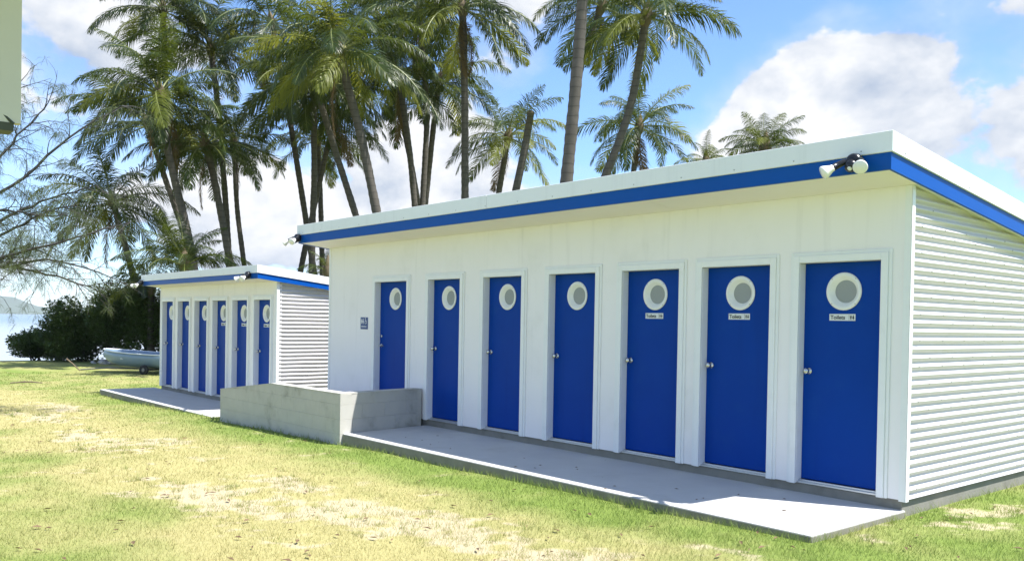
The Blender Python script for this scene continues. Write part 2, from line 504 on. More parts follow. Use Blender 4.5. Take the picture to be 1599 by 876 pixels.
def door_panel(x0, x1, z0, z1, yf, th, cx, cz, r):
    """door leaf with a round hole through its face"""
    mb = MB(); N = 48; v = []; f = []
    corners = [(x1, z1), (x0, z1), (x0, z0), (x1, z0)]
    ang = sorted([2 * math.pi * k / N for k in range(N)] + [math.atan2(b - cz, a - cx) % (2 * math.pi) for a, b in corners])
    n = len(ang)
    for w in ang:
        c, s = math.cos(w), math.sin(w)
        t = min(((x1 - cx) / c if c > 1e-9 else (x0 - cx) / c if c < -1e-9 else 1e9), ((z1 - cz) / s if s > 1e-9 else (z0 - cz) / s if s < -1e-9 else 1e9))
        v.append((cx + c * r, yf, cz + s * r)); v.append((cx + c * t, yf, cz + s * t)); v.append((cx + c * r, yf + th - .004, cz + s * r))
        v.append((cx + c * t, yf + th, cz + s * t))
    for k in range(n):
        a = 4 * k; b = 4 * ((k + 1) % n)
        f += [(a, b, b + 1, a + 1), (a, a + 2, b + 2, b), (a + 1, b + 1, b + 3, a + 3)]
    f.append(tuple(4 * k + 2 for k in range(n))); f.append(tuple(4 * k + 3 for k in range(n)))
    return mb.add(v, f)


def text_mesh(s, size):
    cu = bpy.data.curves.new('txt', 'FONT'); cu.body = s; cu.size = size; cu.extrude = 0.0008; cu.offset = size * 0.012
    o = bpy.data.objects.new('txt', cu); COL.objects.link(o)
    dg = bpy.context.evaluated_depsgraph_get(); dg.update()
    me = bpy.data.meshes.new_from_object(o.evaluated_get(dg))
    vs = [tuple(v.co) for v in me.vertices]; fs = [tuple(p.vertices) for p in me.polygons]
    bpy.data.objects.remove(o); bpy.data.meshes.remove(me)
    return vs, fs


TXT = text_mesh('Toilets', 0.052)


def pictogram(mb, x, z, h, y, woman=False):
    """flat standing figure, base centre at (x, z)"""
    disc = [(x + .11 * h * math.cos(a), y, z + .88 * h + .11 * h * math.sin(a)) for a in [2 * math.pi * k / 12 for k in range(12)]]
    mb.add(disc, [tuple(range(12))])
    if woman:
        pts = [(-.10, .74), (.10, .74), (.24, .30), (.09, .30), (.09, 0), (-.09, 0), (-.09, .30), (-.24, .30)]
    else:
        pts = [(-.18, .74), (.18, .74), (.18, .38), (.10, .38), (.10, 0), (-.10, 0), (-.10, .38), (-.18, .38)]
    mb.add([(x + a * h, y, z + b * h) for a, b in pts], [tuple(range(8))])


def door_sign(xc, zc, yf, label):
    r = empty('door_sign', (xc, yf, zc), label, 'sign', 'Toilets signs on the blue doors')
    w, h = .255, .062
    bevel(MB().box(xc - w / 2, xc + w / 2, yf - .004, yf, zc - h / 2, zc + h / 2).build('plate', M['plate'], r), .001, 1)
    vs, fs = TXT
    MB().add([(xc - w / 2 + .012 + p[0], yf - .0055 - p[2], zc - .018 + p[1]) for p in vs], fs).build('lettering', M['ink'], r)
    mb = MB()
    pictogram(mb, xc + .085, zc - .021, .042, yf - .0055); pictogram(mb, xc + .108, zc - .021, .042, yf - .0055, True)
    mb.box(xc + .066, xc + .068, yf - .0055, yf - .0042, zc - .026, zc + .026)
    mb.build('pictogram', M['ink'], r)


def security_light(name, p, label, spread=1.0, yawdir=0.0):
    """twin flood light with motion sensor; p is the mounting point on the fascia, facing -y"""
    r = empty(name, p, label, 'light', 'twin security lights under the roof edges')
    x, y, z = p
    MB().lathe(p, (0, -1, 0), [(0.0, 0), (.066, 0), (.072, .02), (.066, .06), (.05, .075), (.0, .08)], 18).build('mount', M['black'], r, smooth=True)
    for s in (-1, 1):
        a = Vector((x + s * .03, y - .045, z)); b = Vector((x + s * .10 * spread, y - .10, z - .02))
        ax = Vector((s * .62, -.62, -.48)).normalized() if s < 0 else Vector((.35, -.8, -.45)).normalized()
        MB().tube([a, a.lerp(b, .5) + Vector((0, 0, .012)), b, b + ax * .05], [.024, .027, .028, .030], 10).build('arm', M['black'], r, smooth=True)
        c = b + ax * .035
        MB().lathe(c, ax, [(.0, 0), (.027, .0), (.030, .03), (.055, .088), (.058, .104), (.053, .111), (.0, .118)], 20).build('lamp', M['lamp'], r, smooth=True)
    se = MB(); se.lathe((x, y - .05, z - .015), Vector((0, -.75, -.65)), [(0, 0), (.045, 0), (.052, .035), (.046, .065), (.0, .08)], 16)
    se.build('sensor', M['black'], r, smooth=True)
    MB().lathe((x, y - .095, z - .055), Vector((0, -.75, -.65)), [(0, 0), (.022, 0), (.02, .014), (0, .02)], 14).build('sensor_lens', M['ring'], r, smooth=True)
    return r


def corrugated(y0, y1, z0, z1, xf, ztop, sgn=1):
    """horizontally laid corrugated sheet on a side wall; ztop(y) trims it under the roof"""
    ys = np.linspace(y0, y1, 25); zs = np.arange(z0, z1 + 1e-6, .076 / 10)
    v = []; f = []
    for yv in ys:
        for zv in zs:
            ze = min(zv, ztop(yv)); v.append((xf + sgn * (.0155) * math.cos(2 * math.pi * ze / .076), yv, ze))
    n = len(zs)
    for i in range(len(ys) - 1):
        for k in range(n - 1):
            if zs[k] >= max(ztop(ys[i]), ztop(ys[i + 1])): continue
            a = i * n + k; q = (a, a + n, a + n + 1, a + 1)
            f.append(q if sgn > 0 else q[::-1])
    used = sorted({i for q in f for i in q}); mp = {i: j for j, i in enumerate(used)}
    return MB().add([v[i] for i in used], [tuple(mp[i] for i in q) for q in f])


def toilet_block(label, XR, XL, Y, Z, doors, H, zlow, ytip, oh, depth, cap_h, blue_h, signed, who, lever_first):
    zslab = Z - .09
    root = empty('toilet_block', ((XR + XL) / 2, Y + depth / 2, zslab), label, 'building', 'blue and white toilet blocks')
    SL = .112                                                   # roof fall per metre
    yb = Y + depth + .25
    top0 = zlow + blue_h + cap_h
    rz = lambda yv: -SL * (yv - ytip)                           # drop relative to the front edge
    zs_wall = zlow + rz(Y) + .012
    # concrete footing
    bevel(MB().box(XL + .03, XR - .03, Y + .03, Y + depth - .04, Z - .75, Z - .002).build('footing', M['plinth'], root), .008)
    # front wall with door openings
    xs = [XL]; solid_x = []
    for a, b in doors:
        solid_x.append(True); xs.append(a); solid_x.append(False); xs.append(b)
    solid_x.append(True); xs.append(XR - .012)
    mb = MB(); wall_grid(mb, xs, [Z, Z + H, zs_wall], lambda i, k: k == 1 or solid_x[i], Y, Y + .11)
    mb.build('front_wall', M['wall'], root)
    # side and back walls
    zt = lambda yv: zlow + rz(yv) + .03
    n = int(math.ceil((zlow - Z) / .76))
    for k in range(n):
        z0 = Z + .76 * k; z1 = min(Z + .76 * (k + 1) + .012, zlow + .1)
        if z0 > zlow - .02: break
        ye = Y + depth if zt(Y + depth) > z0 + .02 else ytip + (zlow + .03 - z0 - .02) / SL
        corrugated(Y + .03, ye, z0, z1, XR - .0165 + .0012 * (n - k), zt).build('corrugated_sheet', M['iron'], root, smooth=True)
        corrugated(Y + .03, ye, z0, z1, XL + .0165, zt, -1).build('corrugated_sheet', M['iron'], root, smooth=True)
    MB().hexa([(XL + .03, Y + depth - .05, Z), (XR - .03, Y + depth - .05, Z), (XR - .03, Y + depth, Z), (XL + .03, Y + depth, Z)],
              [(XL + .03, Y + depth - .05, zt(Y + depth - .05)), (XR - .03, Y + depth - .05, zt(Y + depth - .05)), (XR - .03, Y + depth, zt(Y + depth)), (XL + .03, Y + depth, zt(Y + depth))]).build('back_wall', M['wall'], root)
    # screws of the side sheets
    mb = MB(); row = 0; zv = Z + .076
    while zv < zlow - .05:
        for j in range(7):
            yv = Y + .22 + j * .45 + (row % 2) * .2
            if zv < zt(yv) - .12 and yv < Y + depth - .05:
                mb.lathe((XR - .0005 + .0012 * 2, yv, zv), (1, 0, 0), [(.0065, -.004), (.0065, .004), (.003, .0065), (0, .0065)], 6)
        row += 1; zv += .152 if row % 3 else .076
    mb.build('side_screws', M['screw'], root)['kind'] = 'stuff'
    for xx, s in ((XR, 1), (XL, -1)):
        mb = MB(); mb.box(xx - s * .045, xx + s * .012, Y - .006, Y - .001, Z - .012, zs_wall - .004)
        mb.box(xx + s * .0145, xx + s * .0185, Y - .006, Y + .048, Z - .012, zs_wall - .004)
        mb.build('corner_trim', M['trim'], root)
    # roof
    x0, x1 = XL - oh, XR + oh
    def sloped(xa, xb, ya, yb_, lo, hi):
        return MB().hexa([(xa, ya, lo + rz(ya)), (xb, ya, lo + rz(ya)), (xb, yb_, lo + rz(yb_)), (xa, yb_, lo + rz(yb_))],
                         [(xa, ya, hi + rz(ya)), (xb, ya, hi + rz(ya)), (xb, yb_, hi + rz(yb_)), (xa, yb_, hi + rz(yb_))])
    roof = sloped(x0 + .03, x1 - .03, ytip + .03, yb - .03, zlow + .02, top0 - .01).build('roof', M['cap'], root)
    bt = zlow + blue_h
    sloped(x0 + .004, x1 - .004, ytip + .004, ytip + .03, zlow, bt).build('fascia_board', M['fascia'], root)
    sloped(x0 + .004, x1 - .004, yb - .03, yb - .004, zlow, bt).build('fascia_board', M['fascia'], root)
    sloped(x1 - .03, x1 - .004, ytip + .03, yb - .03, zlow, bt).build('fascia_board', M['fascia'], root)
    sloped(x0 + .004, x0 + .03, ytip + .03, yb - .03, zlow, bt).build('fascia_board', M['fascia'], root)
    L = x1 - x0; nc = max(1, round(L / 5.2))
    for k in range(nc):
        xa = x0 - .014 + (L + .028) * k / nc; xb_ = x0 - .014 + (L + .028) * (k + 1) / nc - (.004 if k < nc - 1 else 0)
        bevel(sloped(xa, xb_, ytip - .014, ytip + .02, bt - .012, top0).build('capping', M['cap'], root), .003, 1)
    for xa, xb_ in ((x1 - .02, x1 + .014), (x0 - .014, x0 + .02)):
        bevel(sloped(xa, xb_, ytip + .0205, yb, bt - .012, top0).build('capping', M['cap'], root), .003, 1)
    mb = MB(); xv = x0 + .2
    while xv < x1:
        mb.lathe((xv, ytip - .0145, bt + .02 + rz(ytip)), (0, -1, 0), [(.007, 0), (.006, .004), (0, .006)], 6); xv += .62
    yv = ytip + .2
    while yv < yb - .1:
        mb.lathe((x1 + .0145, yv, bt + .02 + rz(yv)), (1, 0, 0), [(.007, 0), (.006, .004), (0, .006)], 6); yv += .62
    mb.build('capping_screws', M['screw'], roof)['kind'] = 'stuff'
    # soffit sheets
    ns = max(2, round(L / 2.4))
    for k in range(ns):
        xa = x0 + .034 + (L - .068) * k / ns + .003; xb_ = x0 + .034 + (L - .068) * (k + 1) / ns - .003
        sloped(xa, xb_, ytip + .034, Y - .003, zlow + .008, zlow + .016).build('soffit_sheet', M['soffit'], root)
    # doors
    nd = len(doors)
    for i, (a, b) in enumerate(doors):
        fr = MB(); w = .052; o = .03
        pr, po = Y - .026, Y - .013
        for (xa, xb_, za, zb, yf) in ((a - w, a + .012, Z - .004, Z + H + w, pr), (b - .012, b + w, Z - .004, Z + H + w, pr), (a + .012, b - .012, Z + H - .012, Z + H + w, pr),
                                      (a - w - o, a - w, Z - .004, Z + H + w + o, po), (b + w, b + w + o, Z - .004, Z + H + w + o, po), (a - w, b + w, Z + H + w, Z + H + w + o, po)):
            fr.box(xa, xb_, yf, Y - .0005 if yf == po else Y - .0005, za, zb)
        # jamb liners
        fr.box(a + .0015, a + .012, Y - .0005, Y + .10, Z, Z + H - .0135); fr.box(b - .012, b - .0015, Y - .0005, Y + .10, Z, Z + H - .0135)
        fr.box(a + .0015, b - .0015, Y - .0005, Y + .10, Z + H - .012, Z + H - .0015)
        bevel(fr.build('door_frame', M['trim'], root), .003, 1)
        bevel(MB().box(a + .013, b - .013, Y + .012, Y + .13, Z + .001, Z + .017).box(a + .013, b - .013, Y + .045, Y + .07, Z + .0172, Z + .032).build('door_sill', M['alu'], root), .002, 1)
        cx = (a + b) / 2; cz = Z + 1.80
        yd = Y + .088
        d = door_panel(a + .014, b - .014, Z + .037, Z + H - .016, yd, .04, cx, cz, .150).build('door', M['door'], root)
        fix_normals(d)
        MB().lathe((cx, yd, cz), (0, -1, 0), [(.150, -.030), (.152, -.002), (.170, .0), (.174, .006), (.170, .012), (.148, .014), (.141, .010), (.108, -.028), (.103, -.032), (.103, -.036)], 40).build('porthole_ring', M['ring'], d, smooth=True)
        v = [(cx, yd + .031, cz)] + [(cx + .105 * math.cos(2 * math.pi * k / 32), yd + .031, cz + .105 * math.sin(2 * math.pi * k / 32)) for k in range(32)]
        MB().add(v, [(0, 1 + (k + 1) % 32, 1 + k) for k in range(32)]).build('porthole_mesh', M['mesh'], d)
        mb = MB()
        for w_ in (45, 135, 225, 315):
            q = math.radians(w_); mb.lathe((cx + .161 * math.cos(q), yd - .0125, cz + .161 * math.sin(q)), (0, -1, 0), [(.006, 0), (.005, .003), (0, .004)], 6)
        mb.build('ring_screws', M['screw'], d)['kind'] = 'stuff'
        kx = a + .072; kz = Z + 1.055
        if lever_first and i == 0:
            mb = MB(); mb.lathe((kx, yd - .0005, kz), (0, -1, 0), [(0, 0), (.028, 0), (.028, .008), (.012, .012), (.011, .05), (0, .052)], 16)
            mb.tube([(kx, yd - .046, kz), (kx + .05, yd - .05, kz), (kx + .125, yd - .046, kz - .003)], [.010, .010, .008], 8)
            mb.build('lever_handle', M['steel'], d, smooth=True)
            MB().lathe((kx, yd - .0005, kz + .15), (0, -1, 0), [(0, 0), (.024, 0), (.022, .012), (0, .014)], 16).build('deadlock', M['steel'], d, smooth=True)
        else:
            MB().lathe((kx, yd - .0005, kz), (0, -1, 0), [(0, 0), (.032, 0), (.031, .006), (.014, .010), (.012, .030), (.024, .038), (.029, .052), (.026, .066), (.014, .072), (0, .073)], 18).build('door_knob', M['steel'], d, smooth=True)
        if i in signed:
            door_sign(cx - .012, Z + 1.563, yd, signed[i])
    return root


BIG = [(-8.647, -7.704), (-7.150, -6.344), (-5.836, -5.017), (-4.517, -3.690), (-3.292, -2.448), (-2.172, -1.335), (-1.045, -.227)]
big = toilet_block('long white toilet block with seven blue porthole doors and a concrete path', 0.0, -10.17, 0.0, 0.0, BIG, 2.08, 2.745, -.56, .10, 3.45, .155, .150,
    {4: 'Toilets sign on the blue door third from the corrugated end wall', 5: 'Toilets sign on the blue door second from the corrugated end wall', 6: 'Toilets sign on the big blue door beside the corrugated end wall'}, 'large', True)
SY, SZ = -0.10, -0.25
SD = [(-18.42 + 1.075 * k, -18.42 + 1.075 * k + .76) for k in range(6)]
small = toilet_block('small white toilet block with six narrow blue doors beyond the ramp wall', -12.05, -18.60, SY, SZ, SD, 2.08, 2.20, SY - .43, .09, 3.2, .135, .115,
    {3: 'small Toilets sign on small block, third door from its corrugated side', 4: 'small Toilets sign on small block, second door from its corrugated side', 5: 'small Toilets sign on small block, door nearest its corrugated side'}, 'small', False)

security_light('security_light', (-.19, -.575, 2.83), 'twin white security lamps on the long block, at the roof corner above the corrugated wall')
security_light('security_light', (-10.20, -.575, 2.83), 'twin white security lamps on the long block, at the roof end over the ramp')
security_light('security_light', (-12.30, SY - .445, 2.265), 'small twin security lamps at the small block roof corner by the ramp wall', 1.0)
security_light('security_light', (-18.60, SY - .445, 2.265), 'small twin security lamps at the small block roof corner near the boat', 1.0)

# accessible toilet sign on the wall of the long block
sx, sz = -8.98, 1.405
r = empty('accessible_toilet_sign', (sx, 0, sz), 'dark blue accessible toilet sign with white figures on the white wall', 'sign')
bevel(MB().box(sx - .115, sx + .115, -.006, -.0005, sz - .098, sz + .098).build('plate', M['bsign'], r), .003, 1)
mb = MB(); yv = -.0075
pictogram(mb, sx - .075, sz - .01, .085, yv); pictogram(mb, sx - .032, sz - .01, .085, yv, True)
mb.box(sx - .008, sx - .004, yv, yv + .001, sz - .015, sz + .08)
for k in range(20):                                            # wheelchair wheel
    if 4 < k < 8: continue
    a0, a1 = 2 * math.pi * k / 20, 2 * math.pi * (k + 1) / 20
    mb.add([(sx + .055 + q * math.cos(a), yv, sz + .018 + q * math.sin(a)) for q, a in ((.022, a0), (.03, a0), (.03, a1), (.022, a1))], [(0, 1, 2, 3)])
mb.add([(sx + .045 + .011 * math.cos(k * .524), yv, sz + .078 + .011 * math.sin(k * .524)) for k in range(12)], [tuple(range(12))])
mb.box(sx + .040, sx + .050, yv, yv + .001, sz + .025, sz + .064); mb.box(sx + .0502, sx + .078, yv, yv + .001, sz + .028, sz + .037); mb.box(sx + .0782, sx + .086, yv, yv + .001, sz + .0, sz + .037)
for k in range(7):
    mb.box(sx - .085 + k * .024, sx - .069 + k * .024, yv, yv + .001, sz - .062, sz - .046)
mb.build('pictogram', M['wink'], r)

# ------------------------------------------------------------------ paths and ramp wall
def slab(name, pts, zt, zb):
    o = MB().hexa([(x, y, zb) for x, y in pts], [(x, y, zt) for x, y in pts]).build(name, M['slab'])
    bevel(o, .012, 2); tag(o, kind='structure'); return o


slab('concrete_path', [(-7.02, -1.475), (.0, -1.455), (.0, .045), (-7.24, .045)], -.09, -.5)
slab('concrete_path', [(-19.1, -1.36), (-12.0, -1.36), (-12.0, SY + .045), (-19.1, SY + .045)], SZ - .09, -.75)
rp = MB().hexa([(-11.1, -1.33, -.7), (-7.42, -1.33, -.7), (-7.5, .045, -.7), (-11.1, .045, -.7)], [(-11.1, -1.33, -.32), (-9.2, -1.33, -.03), (-9.2, .028, -.03), (-11.1, .028, -.32)])
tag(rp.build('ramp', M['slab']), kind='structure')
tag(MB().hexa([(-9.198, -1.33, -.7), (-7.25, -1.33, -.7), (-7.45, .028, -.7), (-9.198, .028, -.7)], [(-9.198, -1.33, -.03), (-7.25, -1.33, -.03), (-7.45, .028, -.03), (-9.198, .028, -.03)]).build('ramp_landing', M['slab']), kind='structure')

rw = empty('ramp_wall', (-8.6, -1.45, -.3), 'low grey concrete block ramp wall with a sloping end between the two blocks', 'wall')
F0, F1 = -1.515, -1.335                                            # front leg faces
wall_top = lambda xv: .455 if xv > -9.19 else .455 - (-9.19 - xv) * .112
xr = -7.02


def block(mbx, xa, xb_, ya, yb_, za, tb):
    if tb(xb_) - za < .012: return
    while tb(xa) - za < .006: xa += .01
    lo = [(xa, ya, za), (xb_, ya, za), (xb_, yb_, za), (xa, yb_, za)]
    hi = [(p[0], p[1], tb(p[0])) for p in lo]
    bevel(mbx.hexa(lo, hi).build('block', M['block'], rw), .0015, 1)


for c in range(5):
    za = -.50 + c * .2; off = .2 if c % 2 else 0.0; xv = xr
    edges = [xr]
    while edges[-1] > -11.2:
        edges.append(max(edges[-1] - (.4 if len(edges) > 1 or not off else .2), -11.2))
    for k in range(len(edges) - 1):
        xb_, xa = edges[k] - (.0008 if k else 0), edges[k + 1] + .0008
        if xb_ - xa < .04: continue
        for (pa, pb) in (((xa, -9.1905), (-9.1895, xb_)) if xa < -9.19 < xb_ else ((xa, xb_),)):
            tb = lambda xq: min(za + .1988, wall_top(xq) - .012)
            block(MB(), pa, pb, F0, F1, za, tb)
# return leg from the front leg to the building
ex = lambda yv: -7.02 - (yv - F0) / 1.5 * .225
for c in range(5):
    za = -.50 + c * .2; y = F1 + .0025; k = 0
    while y < -.04:
        y2 = min(y + (.2 if (c % 2 and k == 0) else .4), -.034)
        zt_ = min(za + .1988, .443)
        if y2 - y > .03 and zt_ > za + .03:
            lo = [(ex(y) - .19, y, za), (ex(y), y, za), (ex(y2 - .0015), y2 - .0015, za), (ex(y2) - .19, y2 - .0015, za)]
            bevel(MB().hexa(lo, [(p[0], p[1], zt_) for p in lo]).build('block', M['block'], rw), .0015, 1)
        y = y2; k += 1
# rendered coping
mb = MB()
mb.hexa([(-9.19, F0 - .003, .4432), (xr + .003, F0 - .003, .4432), (xr - .02, F1 + .003, .4432), (-9.19, F1 + .003, .4432)], [(-9.19, F0 - .003, .457), (xr + .003, F0 - .003, .457), (xr - .02, F1 + .003, .457), (-9.19, F1 + .003, .457)])
e0 = wall_top(-11.2)
mb.hexa([(-11.203, F0 - .003, e0 - .0118), (-9.1902, F0 - .003, .4432), (-9.1902, F1 + .003, .4432), (-11.203, F1 + .003, e0 - .0118)], [(-11.203, F0 - .003, e0 + .002), (-9.1902, F0 - .003, .457), (-9.1902, F1 + .003, .457), (-11.203, F1 + .003, e0 + .002)])
mb.hexa([(ex(F1) - .193, F1 + .0035, .4432), (ex(F1) + .003, F1 + .0035, .4432), (ex(-.034) + .003, -.034, .4432), (ex(-.034) - .193, -.034, .4432)], [(ex(F1) - .193, F1 + .0035, .457), (ex(F1) + .003, F1 + .0035, .457), (ex(-.034) + .003, -.034, .457), (ex(-.034) - .193, -.034, .457)])
mb.build('coping', M['block'], rw)

# ------------------------------------------------------------------ neighbouring shelter whose eave end hangs into view
sh = empty('shelter', (-1.75, -7.6, gz(-1.75, -7.6)), 'cream eave end panel with dark green rail, corner of a shelter', 'shelter')
MB().hexa([(-1.45, -7.9, 2.38), (-1.40, -7.9, 2.38), (-1.27, -6.47, 2.38), (-1.32, -6.47, 2.38)], [(-1.45, -7.9, 3.44), (-1.40, -7.9, 3.44), (-1.27, -6.47, 3.44), (-1.32, -6.47, 3.44)]).build('eave_panel', M['cream'], sh)
MB().hexa([(-1.50, -7.9, 2.34), (-1.38, -7.9, 2.34), (-1.27, -6.50, 2.34), (-1.39, -6.50, 2.34)], [(-1.50, -7.9, 2.379), (-1.38, -7.9, 2.379), (-1.27, -6.50, 2.379), (-1.39, -6.50, 2.379)]).build('bottom_rail', M['dkgreen'], sh)
MB().tube([(-1.272, -6.50, 2.375), (-1.36, -6.80, 2.66), (-1.40, -7.3, 3.1)], [.008, .008, .008], 6).build('brace', M['dkgreen'], sh)
MB().box(-1.75, -.25, -9.5, -6.13, 3.445, 3.50).build('roof', M['cream'], sh)  # unseen sheet, added and trimmed to keep the sun off the eave panel
MB().box(-1.50, -1.39, -7.98, -7.9, gz(-1.45, -7.95) - .2, 3.44).build('post', M['cream'], sh)
MB().box(-1.62, -1.51, -9.4, -9.3, gz(-1.57, -9.35) - .2, 3.44).build('post', M['cream'], sh)

# ------------------------------------------------------------------ palms
def frond_mesh(e0, droop, seed, np_=76):
    rng = random.Random(seed); V = []; F = []
    n = 26; pts = [Vector((0, 0, 0))]; tang = []
    side = rng.uniform(-.25, .25)
    for i in range(n):
        s = (i + .5) / n
        a = math.radians(e0 - droop * s ** 1.25)
        w = side * s * s
        t = Vector((math.cos(a) * math.cos(w), math.cos(a) * math.sin(w), math.sin(a)))
        tang.append(t); pts.append(pts[-1] + t / n)
    def P(s):
        q = s * n; i = min(int(q), n - 1); return pts[i].lerp(pts[i + 1], q - i), tang[i]
    mb = MB(); mb.tube([pts[i] for i in range(0, n + 1, 2)], [.0085 * (1 - i / n) ** .8 + .0012 for i in range(0, n + 1, 2)], 4)
    nr = len(mb.f)
    for k in range(np_):
        s = .13 + .87 * (k + .5) / np_
        p, t = P(min(s, .999))
        sidev = t.cross(Vector((0, 0, 1)))
        if sidev.length < .05: sidev = Vector((0, 1, 0))
        sidev.normalize(); upv = sidev.cross(t).normalized()
        ln = .25 * (math.sin(math.pi * min(1, (s * .86 + .13))) ** .55) * rng.uniform(.8, 1.15)
        if s > .93: ln *= .8
        for sg in (-1, 1):
            if rng.random() < .10: continue
            fwd = .50 + .65 * s + rng.uniform(-.25, .25)
            d = (sidev * sg + t * fwd + upv * rng.uniform(-.05, .55)).normalized()
            q = p.copy(); l3 = ln / 3; wd = .0048 * rng.uniform(.8, 1.2)
            row = []
            g = rng.uniform(.26, .66)
            for j in range(4):
                wv = (t - d * t.dot(d)); wv = wv.normalized() if wv.length > .05 else upv
                hw = wd * (.6, 1.0, .75, 0)[j]
                row.append((q - wv * hw, q + wv * hw) if j < 3 else (q,))
                d = (d + Vector((0, 0, -g * (.55 + .5 * j)))).normalized(); q = q + d * l3
            b = [row[0][0], row[0][1], row[1][0], row[1][1], row[2][0], row[2][1], row[3][0]]
            mb.add(b, [(0, 1, 3, 2), (2, 3, 5, 4), (4, 5, 6)])
    me = bpy.data.meshes.new('frond'); me.from_pydata([tuple(v) for v in mb.v], [], mb.f); me.update()
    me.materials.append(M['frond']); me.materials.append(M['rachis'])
    mi = np.zeros(len(mb.f), dtype=np.int32); mi[:nr] = 1; me.polygons.foreach_set('material_index', mi)
    return me


FR = {}
for e0, dr in ((84, 38), (68, 62), (50, 78), (32, 82), (14, 78), (-6, 66), (-28, 48), (-52, 30)):
    FR[e0] = [frond_mesh(e0 + 3 * j, dr + 6 * j, e0 * 7 + j) for j in (-1, 0, 1)]
EK = sorted(FR)


def palm(name, label, path, r_top, r_base, nf, L, seed, group='coconut palms behind the buildings', trunk=True, emax=82, emin=-24, old=.05, nuts=0, dead=0):
    """path: world points from the crown down to the lowest visible one"""
    rng = random.Random(seed)
    pts = [Vector(p) for p in path][::-1]
    lo = pts[0]; g = float(gz(lo.x, lo.y))
    d = (pts[0] - pts[1]).normalized(); h = lo.z - g
    down = []
    if h > .3:
        k = max(2, int(h / .8)); q = lo.copy(); dd = d.copy()
        for i in range(k):
            dd = (dd + Vector((0, 0, -.10))).normalized(); q = q + dd * (h / k) / max(.5, -dd.z); down.append(q.copy())
        down[-1].z = g - .15
    base = down[-1] if down else Vector((lo.x, lo.y, g))
    root = empty(name, (base.x, base.y, g), label, 'palm', group)
    ctrl = down[::-1] + pts
    top = pts[-1]
    if trunk:
        # resample the path smoothly
        arr = np.array([tuple(p) for p in ctrl]); seg = np.r_[0, np.cumsum(np.linalg.norm(np.diff(arr, axis=0), axis=1))]
        n = max(14, int(seg[-1] / .13)); ss = np.linspace(0, seg[-1], n)
        q = np.stack([np.interp(ss, seg, arr[:, k]) for k in range(3)], 1)
        for _ in range(24): q[1:-1] = (q[:-2] + 2 * q[1:-1] + q[2:]) / 4
        rad = [r_base + (r_top - r_base) * min(1, (s / seg[-1]) * 1.4) ** .7 for s in ss]
        rad = [a * (1.04 if i % 2 else .965) * (1 + .03 * math.sin(i * .7 + seed)) + (.06 * math.exp(-ss[i] * 1.6)) for i, a in enumerate(rad)]
        MB().tube([tuple(p) for p in q], rad, 10).build('trunk', M['trunk'], root, smooth=True)
        t = (Vector(q[-1]) - Vector(q[-4])).normalized(); top = Vector(q[-1])
    else:
        t = Vector((0, 0, 1))
    MB().lathe(top - t * .25, t, [(r_top * .95, 0), (r_top * 1.5, .22), (r_top * 1.7, .42), (r_top * 1.1, .65), (r_top * .4, .85), (0, .95)], 9).build('crown_base', M['fibre'], root, smooth=True)
    for i in range(nuts):
        a = rng.uniform(0, 6.28); c = top + Vector((math.cos(a) * r_top * 2.0, math.sin(a) * r_top * 2.0, rng.uniform(-.15, .2)))
        MB().lathe(c, Vector((rng.uniform(-.4, .4), rng.uniform(-.4, .4), -1)), [(0, -.11), (.06, -.09), (.095, -.02), (.09, .05), (.05, .11), (0, .13)], 9).build('coconut', M['nut'], root, smooth=True)
    ga = 2.399963
    nf = int(nf * .86)
    for i in range(nf):
        u = (i + .5) / nf
        e = emax + (emin - emax) * u ** .85 + rng.uniform(-7, 7)
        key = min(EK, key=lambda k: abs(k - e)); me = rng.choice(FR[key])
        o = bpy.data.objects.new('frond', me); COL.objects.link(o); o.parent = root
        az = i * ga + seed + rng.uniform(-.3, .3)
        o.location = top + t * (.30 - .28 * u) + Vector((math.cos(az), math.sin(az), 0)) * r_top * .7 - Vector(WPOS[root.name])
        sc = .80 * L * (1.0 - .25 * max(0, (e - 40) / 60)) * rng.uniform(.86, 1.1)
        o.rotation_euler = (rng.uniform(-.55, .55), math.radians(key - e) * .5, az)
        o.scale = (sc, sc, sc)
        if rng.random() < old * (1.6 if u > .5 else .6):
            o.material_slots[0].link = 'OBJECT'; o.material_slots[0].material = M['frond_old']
    for i in range(dead):
        o = bpy.data.objects.new('dead_frond', rng.choice(FR[-52])); COL.objects.link(o); o.parent = root
        az = rng.uniform(0, 6.28); o.location = top - t * .1 - Vector(WPOS[root.name]); sc = .62 * L
        o.rotation_euler = (rng.uniform(-.4, .4), math.radians(22), az); o.scale = (sc, sc, sc)
        for sl in o.material_slots: sl.link = 'OBJECT'; sl.material = M['frond_dead']
    return root


